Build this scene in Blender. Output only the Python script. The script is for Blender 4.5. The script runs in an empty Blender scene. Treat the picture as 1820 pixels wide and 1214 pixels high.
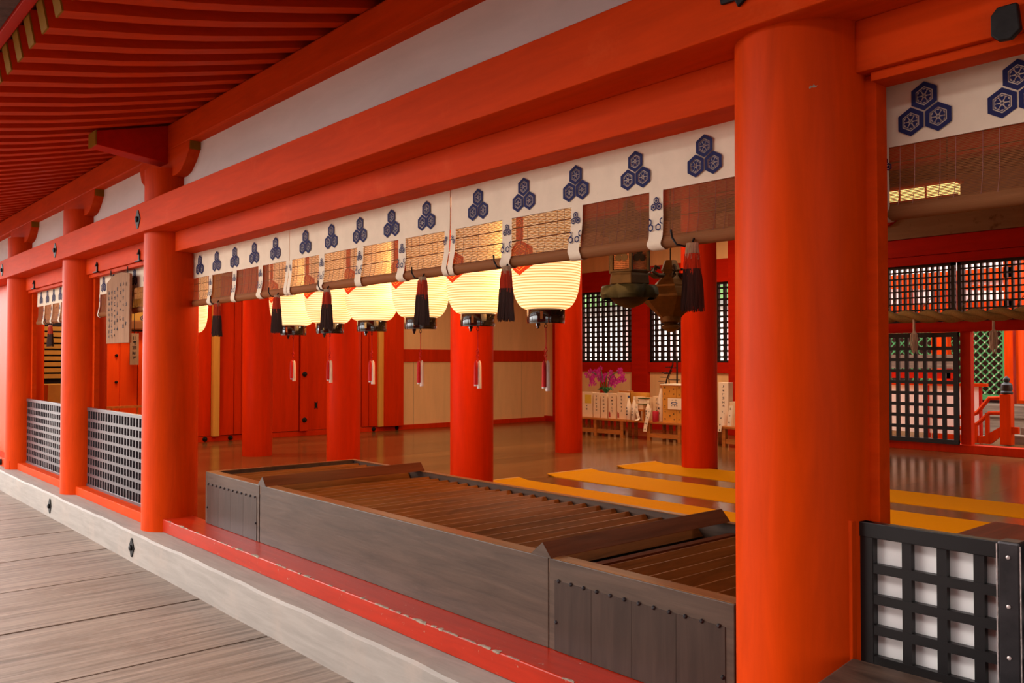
import bpy, bmesh, math, random
from mathutils import Vector, Matrix
random.seed(7)
C = bpy.context.scene.collection
sc = bpy.context.scene
PI = math.pi

# ------------------------------------------------------------------ camera
cam_d = bpy.data.cameras.new('camera'); cam = bpy.data.objects.new('camera', cam_d); C.objects.link(cam)
F_PX, YAW, PITCH = 1542.0, 0.71294, 0.02154
cam_d.sensor_width = 36.0; cam_d.lens = F_PX / 1820.0 * 36.0
cam_d.clip_start = .05; cam_d.clip_end = 400
fw = Vector((-math.cos(YAW)*math.cos(PITCH), math.sin(YAW)*math.cos(PITCH), math.sin(PITCH)))
rt = Vector((math.sin(YAW), math.cos(YAW), 0)); upv = rt.cross(fw)
M = Matrix((rt, upv, -fw)).transposed().to_4x4(); M.translation = Vector((0, 0, 1.529))
cam.matrix_world = M
sc.camera = cam

# ------------------------------------------------------------------ view, sky, lights
sc.view_settings.view_transform = 'Standard'
try: sc.view_settings.look = 'None'
except Exception: pass
sc.view_settings.gamma = 1.0
sc.view_settings.use_curve_mapping = False
sc.view_settings.exposure = 0.07
w = bpy.data.worlds.new('sky'); sc.world = w; w.use_nodes = True
nt = w.node_tree; nt.nodes.clear()
wo = nt.nodes.new('ShaderNodeOutputWorld'); bg = nt.nodes.new('ShaderNodeBackground')
tc = nt.nodes.new('ShaderNodeTexCoord'); sep = nt.nodes.new('ShaderNodeSeparateXYZ')
nt.links.new(tc.outputs['Generated'], sep.inputs[0])
rmp = nt.nodes.new('ShaderNodeMapRange'); rmp.inputs['From Min'].default_value = -1; rmp.inputs['From Max'].default_value = 1
rmp.inputs['To Min'].default_value = 7.4; rmp.inputs['To Max'].default_value = 1.5
nt.links.new(sep.outputs['X'], rmp.inputs['Value'])
rz = nt.nodes.new('ShaderNodeValToRGB'); rz.color_ramp.elements[0].position = .47; rz.color_ramp.elements[0].color = (.13, .09, .07, 1)
rz.color_ramp.elements[1].position = .53; rz.color_ramp.elements[1].color = (1.0, .97, .95, 1)
zm = nt.nodes.new('ShaderNodeMapRange'); zm.inputs['From Min'].default_value = -1; nt.links.new(sep.outputs['Z'], zm.inputs['Value']); nt.links.new(zm.outputs[0], rz.inputs[0])
nt.links.new(rz.outputs[0], bg.inputs[0]); nt.links.new(rmp.outputs[0], bg.inputs[1]); nt.links.new(bg.outputs[0], wo.inputs[0])

sun_d = bpy.data.lights.new('soft_sun', 'SUN'); sun = bpy.data.objects.new('soft_sun', sun_d); C.objects.link(sun)
sun_d.energy = .9; sun_d.angle = math.radians(50); sun_d.color = (1, .93, .86)
sun.rotation_euler = Vector((.80, .55, -.75)).to_track_quat('-Z', 'Y').to_euler()

# ------------------------------------------------------------------ materials
MATS = {}
def mat(name, col, rough=.5, metal=0, spec=.20, emis=None, estr=0, var=0, grain=None, bump=0, coat=0, scale=6.0,
        stain=None, trans=0, noise_col=None):
    """grain = (sx,sy,sz) object-space stretch for wood figure; var = value variation"""
    m = bpy.data.materials.new(name); m.use_nodes = True; n = m.node_tree.nodes; l = m.node_tree.links
    b = n['Principled BSDF']; b.inputs['Base Color'].default_value = (*col, 1); b.inputs['Roughness'].default_value = rough
    b.inputs['Metallic'].default_value = metal; b.inputs['Specular IOR Level'].default_value = spec
    b.inputs['Coat Weight'].default_value = coat; b.inputs['Coat Roughness'].default_value = .12
    if emis: b.inputs['Emission Color'].default_value = (*emis, 1); b.inputs['Emission Strength'].default_value = estr
    if trans: b.inputs['Transmission Weight'].default_value = trans
    if var or grain or bump or stain:
        t = n.new('ShaderNodeTexCoord'); mp = n.new('ShaderNodeMapping'); l.new(t.outputs['Object'], mp.inputs[0])
        mp.inputs['Scale'].default_value = grain or (1, 1, 1)
        ns = n.new('ShaderNodeTexNoise'); ns.inputs['Scale'].default_value = scale; ns.inputs['Detail'].default_value = 6; ns.inputs['Roughness'].default_value = .62
        ns.inputs['Distortion'].default_value = .5 if grain else 0
        l.new(mp.outputs[0], ns.inputs[0])
        cr = n.new('ShaderNodeValToRGB'); e = cr.color_ramp.elements
        d = max(0, 1-var); c2 = noise_col or tuple(c*d for c in col)
        e[0].position = .32; e[0].color = (*c2, 1); e[1].position = .68; e[1].color = (*[min(1, c*(1+var*.5)) for c in col], 1)
        l.new(ns.outputs[0], cr.inputs[0]); src = cr.outputs[0]
        if stain:
            scol, sscale, lo, hi = stain
            s2 = n.new('ShaderNodeTexNoise'); s2.inputs['Scale'].default_value = sscale; s2.inputs['Detail'].default_value = 8; s2.inputs['Roughness'].default_value = .7
            l.new(t.outputs['Object'], s2.inputs[0])
            r2 = n.new('ShaderNodeMapRange'); r2.inputs['From Min'].default_value = lo; r2.inputs['From Max'].default_value = hi
            l.new(s2.outputs[0], r2.inputs['Value'])
            mx = n.new('ShaderNodeMix'); mx.data_type = 'RGBA'; l.new(r2.outputs[0], mx.inputs['Factor']); l.new(src, mx.inputs['A'])
            mx.inputs['B'].default_value = (*scol, 1); src = mx.outputs['Result']
        l.new(src, b.inputs['Base Color'])
        if bump:
            bp = n.new('ShaderNodeBump'); bp.inputs['Strength'].default_value = bump; bp.inputs['Distance'].default_value = .01
            l.new(ns.outputs[0], bp.inputs['Height']); l.new(bp.outputs[0], b.inputs['Normal'])
    MATS[name] = m
    return m

RED = (.58, .042, .001)
mat('vermilion_post', RED, rough=.42, spec=.05, var=.16, grain=(3, 3, .35), scale=5, bump=.08, stain=((.30, .03, .006), 22, .70, .78))
mat('vermilion_beam', RED, rough=.6, spec=.05, var=.15, grain=(.35, 3, 3), scale=5, bump=.07, stain=((.62, .062, .008), 3.5, .58, .75))
mat('vermilion_rafter', (.56, .036, .002), rough=.5, spec=.05, var=.15, grain=(3, .35, 3), scale=5)
mat('vermilion_inside', (.58, .026, .001), rough=.42, spec=.05, var=.14, grain=(3, 3, .35), scale=4, bump=.05)
mat('vermilion_deep', (.46, .012, .002), rough=.45, spec=.05, var=.14, grain=(.4, 3, 3), scale=4)
mat('vermilion_worn', (.40, .020, .004), rough=.30, var=.18, grain=(.35, 3, 3), scale=6, bump=.1, stain=((.42, .34, .26), 30, .64, .68))
mat('chipped_edge', (.36, .27, .20), rough=.7, var=.4, scale=40, bump=.3)
mat('ochre_paint', (.26, .115, .008), rough=.6, spec=.03, var=.15, scale=12)
mat('yellow_post', (.66, .30, .05), rough=.45, var=.12, grain=(3, 3, .4), scale=5)
mat('plaster', (.74, .66, .62), rough=.75, spec=.08, var=.08, grain=(.5, 2, 2), scale=3, stain=((.25, .18, .14), 14, .72, .80))
mat('cream_board', (.84, .47, .21), rough=.55, var=.08, grain=(2, 2, .3), scale=3)
mat('white_panel', (.84, .80, .77), rough=.6, var=.04, scale=3)
mat('sill_wood', (.30, .255, .22), rough=.6, var=.16, grain=(.5, 5, 5), scale=5, bump=.12, stain=((.36, .28, .23), 3, .52, .80))
mat('deck_wood', (.255, .19, .15), rough=.55, var=.46, grain=(7, .28, 2), scale=3.6, bump=.5, stain=((.14, .09, .065), 2.0, .52, .82))
mat('hall_floor', (.20, .080, .024), rough=.16, var=.32, grain=(7, .3, 1), scale=3, bump=.05)
mat('box_wood', (.085, .050, .034), rough=.36, var=.30, grain=(.5, 4, 5), scale=5, bump=.12)
mat('box_dark', (.050, .028, .020), rough=.30, var=.30, grain=(5, 5, .5), scale=4, bump=.08)
mat('box_slat', (.24, .075, .015), rough=.34, spec=.07, var=.35, grain=(5, .35, 5), scale=6, bump=.10)
mat('box_ridge', (.14, .035, .012), rough=.34, spec=.07, var=.30, grain=(5, .35, 5), scale=5, bump=.08)
mat('box_rim', (.22, .085, .03), rough=.32, spec=.07, var=.3, grain=(.4, 4, 4), scale=5)
mat('cloth', (.74, .59, .44), rough=.85, spec=.05, var=.07, scale=9, stain=((.42, .31, .20), 5, .60, .80))
mat('navy_print', (.016, .017, .075), rough=.8)
mat('bamboo', (.30, .125, .050), rough=.6, spec=.05, var=.25, grain=(.6, 8, 60), scale=8)
mat('thread', (.36, .16, .12), rough=.7)
mat('iron', (.018, .015, .014), rough=.5, metal=.5, var=.3, scale=30, bump=.2)
mat('lattice_black', (.012, .010, .010), rough=.34, spec=.25)
mat('lattice_grey', (.060, .050, .054), rough=.28, spec=.7)
mat('dark_board', (.010, .009, .016), rough=.6)
mat('clad_metal', (.045, .040, .042), rough=.34, metal=.6, var=.4, scale=10, bump=.05)
mat('bright_edge', (.55, .45, .42), rough=.35, metal=.5, var=.4, scale=60)
mat('lacquer', (.012, .009, .008), rough=.06, spec=.8, coat=.6)
mat('brass', (.65, .42, .14), rough=.3, metal=1)
mat('hair_white', (.55, .40, .26), rough=.6, var=.3, grain=(8, 8, .5), scale=12)
mat('hair_red', (.60, .055, .015), rough=.5, var=.4, grain=(8, 8, .5), scale=12)
mat('hair_dark', (.065, .028, .020), rough=.5, var=.4, grain=(8, 8, .5), scale=12)
mat('cord_red', (.50, .012, .012), rough=.6)
mat('cord_white', (.75, .62, .55), rough=.6, var=.15, grain=(8, 8, .3), scale=20)
mat('mat_yellow', (.60, .23, .001), spec=.03, rough=.8, var=.08, grain=(1, 12, 1), scale=30)
mat('mat_hem', (.66, .34, .10), rough=.7)
mat('bronze', (.034, .020, .011), rough=.55, metal=.3, var=.35, scale=14, bump=.1)
mat('bronze_old', (.026, .028, .019), rough=.6, metal=.3, var=.35, scale=14, bump=.1)
mat('bronze_gold', (.085, .036, .008), rough=.5, metal=.3, var=.3, scale=14, bump=.1)
mat('mesh_brown', (.26, .10, .055), rough=.6)  # even reddish brown of the lantern mesh strips
mat('rope_straw', (.30, .17, .055), rough=.8, var=.35, grain=(3, 12, 12), scale=14, bump=.4)
mat('hemp', (.55, .42, .36), rough=.8, var=.25, grain=(9, 9, .6), scale=16)
mat('green_paint', (.08, .30, .10), rough=.5)
mat('pale_stud', (.62, .62, .42), rough=.5)
mat('brown_board', (.05, .012, .008), rough=.8)  # dark brown sheet behind the green lattice
mat('weathered_wood', (.20, .14, .10), rough=.6, var=.4, grain=(.4, 4, 4), scale=5, bump=.3)
mat('dark_plank', (.085, .050, .034), rough=.45, var=.5, grain=(1.2, 5, 5), scale=6, bump=.2)
mat('stained_board', (.26, .15, .085), rough=.7, var=.12, grain=(.4, 3, 3), scale=4, stain=((.12, .055, .02), 3.2, .60, .68))
mat('ceiling_wood', (.20, .10, .045), rough=.6, var=.25, grain=(.4, 4, 4), scale=4)
mat('sheathing', (.28, .030, .010), rough=.7)
mat('bark_roof', (.11, .062, .052), rough=.9, var=.4, scale=18, bump=.4)
mat('gold_cloth', (.42, .22, .04), rough=.7, var=.2, scale=3)
mat('bench_wood', (.50, .16, .03), rough=.4, var=.25, grain=(.5, 4, 4), scale=5)
mat('paper_box', (.84, .58, .35), rough=.6, var=.05, scale=10)
mat('paper_white', (.90, .72, .54), rough=.6)
mat('paper_yellow', (.70, .42, .04), rough=.6)
mat('carton', (.66, .28, .04), rough=.6, var=.08, scale=6)
mat('ink', (.05, .03, .025), rough=.7)
mat('print_red', (.45, .03, .02), rough=.6)
mat('print_blue', (.05, .08, .2), rough=.6)
mat('bottle_pale', (.80, .60, .44), rough=.25, coat=.4)
mat('bottle_cap', (.06, .07, .16), rough=.4)
mat('can_red', (.40, .015, .03), rough=.3)
mat('green_dark', (.05, .09, .02), rough=.5)
mat('petal', (.62, .03, .30), rough=.5, var=.3, scale=30)
mat('leaf', (.04, .14, .04), rough=.35, var=.3, scale=10)
mat('cellophane', (.7, .62, .6), rough=.12, spec=.8)
mat('plaque_wood', (.28, .135, .07), spec=.05, rough=.7, var=.18, grain=(4, 4, .5), scale=6)
mat('sign_wood', (.26, .16, .10), rough=.6, var=.2, grain=(4, 4, .5), scale=6)
mat('door_red', (.70, .060, .006), rough=.4, spec=.05, var=.12, grain=(3, 3, .35), scale=3)
mat('pale_pink', (.60, .42, .40), rough=.7)
mat('hedge_green', (.20, .34, .12), rough=.8, var=.4, scale=8)
mat('ground', (.42, .38, .33), rough=.9, var=.2, scale=2)
mat('grey_roof', (.20, .18, .16), rough=.9)
mat('lamp_glow', (.9, .6, .2), emis=(1, .62, .20), estr=3.0)
mat('red_motif', (.5, .03, .004), rough=.6, emis=(1, .06, .008), estr=.65)
mat('motif_gold', (.9, .4, .05), rough=.6, emis=(1, .42, .07), estr=.9)
# lantern paper: lit from inside, thin dark bamboo hoops
m = bpy.data.materials.new('lantern_paper'); m.use_nodes = True; n = m.node_tree.nodes; l = m.node_tree.links; MATS['lantern_paper'] = m
b = n['Principled BSDF']; b.inputs['Base Color'].default_value = (.8, .62, .35, 1); b.inputs['Roughness'].default_value = .7
t = n.new('ShaderNodeTexCoord'); s = n.new('ShaderNodeSeparateXYZ'); l.new(t.outputs['Object'], s.inputs[0])
wv = n.new('ShaderNodeMath'); wv.operation = 'MULTIPLY'; wv.inputs[1].default_value = 2*PI/.0155; l.new(s.outputs['Z'], wv.inputs[0])
sn = n.new('ShaderNodeMath'); sn.operation = 'SINE'; l.new(wv.outputs[0], sn.inputs[0])
mr = n.new('ShaderNodeMapRange'); mr.inputs['From Min'].default_value = -.1; mr.inputs['From Max'].default_value = 1; l.new(sn.outputs[0], mr.inputs['Value'])
mx = n.new('ShaderNodeMix'); mx.data_type = 'RGBA'; mx.inputs['A'].default_value = (1, .58, .28, 1); mx.inputs['B'].default_value = (.62, .19, .025, 1)
l.new(mr.outputs[0], mx.inputs['Factor']); l.new(mx.outputs['Result'], b.inputs['Emission Color']); b.inputs['Emission Strength'].default_value = 1.6
# random tint per plank
def per_plank(name, amt):
    m = MATS[name]; n = m.node_tree.nodes; l = m.node_tree.links; b = n['Principled BSDF']
    src = b.inputs['Base Color'].links[0].from_socket
    g = n.new('ShaderNodeNewGeometry'); r = n.new('ShaderNodeMapRange'); r.inputs['To Min'].default_value = 1-amt; r.inputs['To Max'].default_value = 1+amt
    l.new(g.outputs['Random Per Island'], r.inputs['Value'])
    hs = n.new('ShaderNodeHueSaturation'); l.new(r.outputs[0], hs.inputs['Value']); l.new(src, hs.inputs['Color']); l.new(hs.outputs[0], b.inputs['Base Color'])
_m = MATS['bamboo']; _n = _m.node_tree.nodes; _l = _m.node_tree.links
_tr = _n.new('ShaderNodeBsdfTranslucent'); _tr.inputs[0].default_value = (.75, .34, .09, 1); _mx = _n.new('ShaderNodeMixShader'); _mx.inputs[0].default_value = .36
_l.new(_n['Principled BSDF'].outputs[0], _mx.inputs[1]); _l.new(_tr.outputs[0], _mx.inputs[2]); _l.new(_mx.outputs[0], _n['Material Output'].inputs[0])
per_plank('deck_wood', .10); per_plank('hall_floor', .22)

# ------------------------------------------------------------------ helpers
ORG = {}
def box(bm, x0, x1, y0, y1, z0, z1):
    v = [bm.verts.new(p) for p in ((x0,y0,z0),(x1,y0,z0),(x1,y1,z0),(x0,y1,z0),(x0,y0,z1),(x1,y0,z1),(x1,y1,z1),(x0,y1,z1))]
    for f in ((0,3,2,1),(4,5,6,7),(0,1,5,4),(1,2,6,5),(2,3,7,6),(3,0,4,7)): bm.faces.new([v[i] for i in f])
def prism(bm, pts, off):
    """pts: list of 3D points (planar), extruded by off"""
    off = Vector(off); a = [bm.verts.new(p) for p in pts]; b_ = [bm.verts.new(Vector(p)+off) for p in pts]
    bm.faces.new(a[::-1]); bm.faces.new(b_); n = len(a)
    for i in range(n): bm.faces.new((a[i], a[(i+1) % n], b_[(i+1) % n], b_[i]))
def lathe(bm, prof, cx, cy, seg=32, cap=True, a0=0):
    rings = []
    for r, z in prof: rings.append([bm.verts.new((cx+r*math.cos(a0+2*PI*k/seg), cy+r*math.sin(a0+2*PI*k/seg), z)) for k in range(seg)])
    for A_, B_ in zip(rings, rings[1:]):
        for k in range(seg): bm.faces.new((A_[k], A_[(k+1) % seg], B_[(k+1) % seg], B_[k]))
    if cap:
        bm.faces.new(rings[0][::-1]); bm.faces.new(rings[-1])
def tube(bm, pts, r, seg=6, r2=None):
    pts = [Vector(p) for p in pts]; n = len(pts); rings = []
    for i, p in enumerate(pts):
        d = (pts[min(i+1, n-1)]-pts[max(i-1, 0)]).normalized()
        a = d.cross(Vector((0, 0, 1)) if abs(d.z) < .9 else Vector((1, 0, 0))).normalized(); b_ = d.cross(a)
        rr = r if r2 is None else r+(r2-r)*i/(n-1)
        rings.append([bm.verts.new(p+(a*math.cos(2*PI*k/seg)+b_*math.sin(2*PI*k/seg))*rr) for k in range(seg)])
    for A_, B_ in zip(rings, rings[1:]):
        for k in range(seg): bm.faces.new((A_[k], A_[(k+1) % seg], B_[(k+1) % seg], B_[k]))
    bm.faces.new(rings[0][::-1]); bm.faces.new(rings[-1])
def B(*boxes):
    bm = bmesh.new()
    for b_ in boxes: box(bm, *b_)
    return bm
def obj(name, bm, m, parent=None, bevel=0, smooth=False, kind=None, label=None):
    bmesh.ops.recalc_face_normals(bm, faces=bm.faces[:])
    vs = [v.co for v in bm.verts]
    if parent is None:
        lo = Vector([min(v[i] for v in vs) for i in range(3)]); hi = Vector([max(v[i] for v in vs) for i in range(3)])
        o0 = Vector(((lo.x+hi.x)/2, (lo.y+hi.y)/2, lo.z))
    else: o0 = ORG[parent]
    for v in bm.verts: v.co -= o0
    me = bpy.data.meshes.new(name); bm.to_mesh(me); bm.free()
    ms = m if isinstance(m, (list, tuple)) else [m]
    for q in ms: me.materials.append(MATS[q])
    if smooth:
        me.shade_smooth()
        me.set_sharp_from_angle(angle=math.radians(38))
    o = bpy.data.objects.new(name, me); C.objects.link(o)
    if parent is None: o.location = o0
    else: o.parent = parent
    ORG[o] = o0
    if bevel:
        md = o.modifiers.new('bevel', 'BEVEL'); md.width = bevel; md.segments = 2; md.limit_method = 'ANGLE'; md.angle_limit = math.radians(40)
    if kind: o['kind'] = kind
    if label: o['label'] = label
    return o
def tag(o, label, cat, group=None):
    o['label'] = label; o['category'] = cat
    if group: o['group'] = group
    return o
def thing(name, label, cat, loc, group=None):
    o = bpy.data.objects.new(name, None); C.objects.link(o); o.location = loc; o.empty_display_size = .1
    ORG[o] = Vector(loc); return tag(o, label, cat, group)
def struct(name, bm, m, **k): return obj(name, bm, m, kind='structure', **k)
def dup(root, loc, label=None, group=None, rotz=None):
    r = root.copy(); C.objects.link(r); r.location = loc; ORG[r] = Vector(loc)
    if rotz is not None: r.rotation_euler = (0, 0, rotz)
    if label: r['label'] = label
    if group: r['group'] = group
    for ch in list(root.children):
        c = ch.copy(); C.objects.link(c); c.parent = r
        for g in ch.children:
            d = g.copy(); C.objects.link(d); d.parent = c
    return r

# ------------------------------------------------------------------ key dimensions
S, ZF, YC, R0 = .229, .215, 2.42, .205
CHA, CHZ = -50.5, 2.310
COLX = [-1.43, -6.88, -9.28, -11.83]
ZB, ZBT = 2.51, 2.735
# ------------------------------------------------------------------ deck, sill, floors
bm = bmesh.new(); xs = [-26.22+.985*k for k in range(0, 40)]
for i, x in enumerate(xs):
    y = -7.0
    box(bm, x+.009, x+.985-.009, -7, 2.16, -.12, 0 + random.uniform(-.001, .001))
fl = struct('floor', bm, 'deck_wood', bevel=.003)
struct('floor', B((-26.5, 12.6, -7, 2.16, -.16, -.123)), 'dark_board')  # added dark sheet, blocks sky light from the plank gaps
# undulating weathered sill
bm = bmesh.new(); nx = 340; x0, x1 = -16.0, 1.5
rows = []
def wav(x, k): return .003*math.sin(x*3.1+k)+.0022*math.sin(x*7.3+2*k)+.0012*math.sin(x*17.7+k*3)
for i in range(nx+1):
    x = x0+(x1-x0)*i/nx; e = wav(x, 0)
    pr_ = [(2.145+wav(x, 2)*.5, -.02), (2.140+wav(x, 1)*.6, .10), (2.143+e*.8, S-.016+e*.5), (2.156+e, S-.002+e*.5), (2.19, S), (2.60, S), (2.60, -.02)]
    rows.append([bm.verts.new((x, y, z)) for y, z in pr_])
for a, b_ in zip(rows, rows[1:]):
    for k in range(len(a)-1): bm.faces.new((a[k], a[k+1], b_[k+1], b_[k]))
bm.faces.new(rows[0]); bm.faces.new(rows[-1][::-1])
tag(obj('sill_beam', bm, 'sill_wood', smooth=True), 'long weathered grey timber sill running along the foot of the colonnade', 'sill')
bm = bmesh.new(); x = -16.0
while x < 6:
    wd = .42; box(bm, x+.0015, x+wd-.0015, 2.6, 13.4, ZF-.08, ZF); x += wd
struct('floor', bm, 'hall_floor')
# ------------------------------------------------------------------ front columns
for i, x in enumerate(COLX):
    bm = bmesh.new(); lathe(bm, [(R0, S), (R0, 1.2), (R0-.003, 2.0), (R0-.006, 3.0)], x, YC, 64)
    chip = i == 0
    c = obj('column', bm, 'vermilion_post', smooth=True)
    tag(c, ['thick vermilion column at the right, nearest the camera', 'vermilion column at the left end of the long lantern bay',
            'vermilion column between the two small lattice-fenced bays', 'vermilion column farthest left standing on the red block'][i], 'column')
    if i == 0:
        bm = bmesh.new(); CH = [(-1.5, 0), (-.9, .9), (-.3, .4), (.2, 1.4), (.9, .6), (1.6, .9), (1.2, .1), (.3, -.2), (-.6, -.1), (-1.2, -.8)]
        bm.faces.new([bm.verts.new((x+(R0-.0035)*math.cos(math.radians(CHA+2.2*a)), YC+(R0-.0035)*math.sin(math.radians(CHA+2.2*a)), CHZ+.006*b_)) for a, b_ in CH])
        obj('paint_chip', bm, 'chipped_edge', c, label='small pale chip in the paint near the top')
# ------------------------------------------------------------------ long front beam (nageshi) and lintels
tag(obj('beam', B((-16, 1.5, 2.182, 2.40, ZB, ZBT)), 'vermilion_beam', bevel=.006), 'long vermilion beam running across the front of all the columns', 'beam')
for (a, b_, lb) in ((-1.235, .9, 'vermilion lintel over the bay right of the nearest column'),
                    (COLX[1]+.19, COLX[0]-.19, 'vermilion lintel over the long blind with the glowing lanterns'),
                    (COLX[2]+.19, COLX[1]-.19, 'vermilion lintel over the bay with the wooden notice board'),
                    (COLX[3]+.19, COLX[2]-.19, 'vermilion lintel over the leftmost blind')):
    tag(obj('lintel', B((a, b_, 2.378, 2.60, 2.358, ZB)), 'vermilion_beam', bevel=.004), lb, 'lintel')
# dark fittings on the beam, sill
def leaf_fitting(bm, x, z, y, h, w_):
    pts = []
    for k in range(16):
        a = 2*PI*k/16; rr = 1+.12*math.cos(4*a)
        pts.append((x+w_*math.sin(a)*rr*(1-.25*abs(math.cos(a))), y, z+h*math.cos(a)*(1.0 if abs(math.cos(a)) < .9 else 1.15)))
    prism(bm, pts, (0, -.006, 0))
    lathe(bm, [(w_*.45, 0), (w_*.45, .012), (w_*.2, .018)], 0, 0, 10)
    vs = list(bm.verts)[-30:]
    for v in vs:
        p = v.co.copy(); v.co = Vector((x+p.x, y-.006-p.z, z+p.y))
for x, lb in ((-6.935, 'above the column left of the lanterns'), (-9.43, 'above the column between the lattice bays'), (-11.925, 'at the far left of the picture')):
    bm = bmesh.new(); leaf_fitting(bm, x, 2.615, 2.1815, .064, .052)
    tag(obj('nail_cover', bm, 'iron', smooth=True), 'leaf-shaped nail cover on the long beam ' + lb, 'nail cover')
bm = bmesh.new(); prism(bm, [(-1.56, 2.181, 2.66), (-1.55, 2.181, 2.60), (-1.50, 2.181, 2.598), (-1.49, 2.181, 2.575), (-1.44, 2.181, 2.605), (-1.40, 2.181, 2.66), (-1.44, 2.181, 2.70), (-1.52, 2.181, 2.70)], (0, -.012, 0))
tag(obj('nail_cover', bm, 'iron', bevel=.003), 'ragged dark iron nail cover above the nearest column at the top edge', 'nail cover')
for x, lb in ((-6.87, 'in front of the column left of the offering box'), (-9.34, 'in front of the column between the lattice bays')):
    bm = bmesh.new(); leaf_fitting(bm, x, .112, 2.139, .062, .050)
    tag(obj('nail_cover', bm, 'iron', smooth=True), 'leaf-shaped nail cover on the sill ' + lb, 'nail cover')
bm = bmesh.new(); prism(bm, [(-.862, 2.376, 2.355), (-.862, 2.376, 2.405), (-.846, 2.376, 2.424), (-.80, 2.376, 2.424), (-.792, 2.376, 2.355), (-.815, 2.376, 2.335), (-.845, 2.376, 2.338)], (0, -.02, 0))
tag(obj('beam_fitting', bm, 'iron', bevel=.004), 'lumpy black iron fitting on the lintel at the upper right corner', 'fitting')
for x, lb in ((-11.2, 'over the leftmost blind'), (-8.707, 'left of the notice board'), (-7.5, 'right of the notice board')):
    bm = B((x-.012, x+.012, 2.366, 2.377, 2.362, 2.44), (x-.06, x+.06, 2.352, 2.377, 2.352, 2.362)); lathe(bm, [(.02, 2.41), (.012, 2.43), (.003, 2.455)], x, 2.37, 8)
    tag(obj('iron_bracket', bm, 'iron'), 'small black iron hook bracket on the lintel ' + lb, 'bracket')
# iron rings on beam top
for x, z, lb in ((-6.97, ZBT, 'above the column left of the lanterns'), (-5.35, ZBT, 'low on the white wall, right one')):
    bm = bmesh.new(); tube(bm, [(x+.045*math.cos(a), 2.30, z+.005+.04*math.sin(a)) for a in [PI*k/10 for k in range(11)]], .005)
    tag(obj('iron_ring', bm, 'iron', smooth=True), 'thin iron ring on the long beam ' + lb, 'ring')
# ------------------------------------------------------------------ plaster wall, purlin, brackets, eaves
struct('wall_front', B((-16, 1.5, 2.44, 2.52, ZBT-.02, 3.16)), 'plaster')
tag(obj('purlin', B((-16, 1.5, 2.355, 2.62, 3.147, 3.352)), 'vermilion_beam', bevel=.012), 'thick vermilion purlin carrying the rafters above the white wall', 'purlin')
for i, x in enumerate(COLX[1:]):
    t_ = thing('bracket_arm', ['boat-shaped vermilion bracket on top of the column beside the lanterns', 'boat-shaped vermilion bracket on the column between the lattice bays', 'boat-shaped vermilion bracket on the leftmost column'][i], 'bracket', (x, 2.40, 2.93))
    pts = [(-.57, 3.15), (-.57, 3.08), (-.53, 3.0), (-.44, 2.945), (-.30, 2.935), (.27, 2.935), (.36, 2.955), (.46, 3.02), (.52, 3.08), (.53, 3.15)]
    bm = bmesh.new(); prism(bm, [(x+a, 2.355, z) for a, z in pts], (0, .15, 0)); obj('bracket_body', bm, 'vermilion_beam', t_, bevel=.005)
    for sx in (.531, -.571):
        obj('gold_end', B((x+sx-.004 if sx > 0 else x+sx-.004, x+sx+.004, 2.36, 2.50, 3.085, 3.147)), 'ochre_paint', t_)
t_ = thing('beam_nose', 'tapered vermilion beam end with a gold tip jutting out under the eaves', 'beam end', (-6.88, 2.3, 3.05))
bm = bmesh.new(); prism(bm, [(-6.96, 1.83, 3.115), (-6.96, 1.83, 3.215), (-6.96, 2.36, 3.345), (-6.96, 2.36, 3.05)], (.17, 0, 0)); obj('beam_body', bm, 'vermilion_deep', t_, bevel=.004)
bm = bmesh.new(); prism(bm, [(-6.965, 1.828, 3.112), (-6.965, 1.828, 3.218), (-6.965, 1.838, 3.22), (-6.965, 1.838, 3.112)], (.18, 0, 0)); obj('gold_end', bm, 'ochre_paint', t_)
prof = [(.974, 3.050), (1.20, 3.091), (1.458, 3.138), (1.73, 3.198), (2.04, 3.274), (2.371, 3.358), (2.9, 3.50)]
RH = .155
t0 = thing('rafter', 'gently curved vermilion eave rafter with a gold painted tip', 'rafter', (-4.21, .974, 3.05), 'rafters under the eave')
bm = bmesh.new(); TL = lambda y: .03 if y < 1 else 0
rings = []
for y, z in prof: rings.append([bm.verts.new(p) for p in ((-4.21, y, z), (-4.11, y, z), (-4.11, y-TL(y), z+RH), (-4.21, y-TL(y), z+RH))])
for a, b_ in zip(rings, rings[1:]):
    for k in range(4): bm.faces.new((a[k], a[(k+1) % 4], b_[(k+1) % 4], b_[k]))
bm.faces.new(rings[0][::-1]); bm.faces.new(rings[-1]); obj('rafter_body', bm, 'vermilion_rafter', t0)
bg_ = bmesh.new(); prism(bg_, [(-4.212, .973, 3.048), (-4.212, .942, 3.207), (-4.212, .934, 3.207), (-4.212, .965, 3.048)], (.104, 0, 0)); obj('gold_tip', bg_, 'ochre_paint', t0)
for k in range(-46, 22):
    if k == 0: continue
    dup(t0, (-4.21+.253*k, .974, 3.05))
bm = bmesh.new(); rr = []
for y, z in prof: rr.append((y, z+RH+.002))
a = [bm.verts.new((-16, y, z)) for y, z in rr]+[bm.verts.new((-16, y, z+.03)) for y, z in rr[::-1]]
b_ = [bm.verts.new((1.6, v.co.y, v.co.z)) for v in a]
bm.faces.new(a); bm.faces.new(b_[::-1])
for i in range(len(a)): bm.faces.new((a[i], a[(i+1) % len(a)], b_[(i+1) % len(a)], b_[i]))
tag(obj('roof_boards', bm, 'sheathing'), 'red boarding laid on top of the eave rafters', 'roof')
tag(obj('eave_fascia', B((-16, 1.6, .882, .935, 3.175, 3.36)), 'vermilion_deep', bevel=.004), 'vermilion fascia board along the tips of the rafters', 'fascia')
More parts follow.
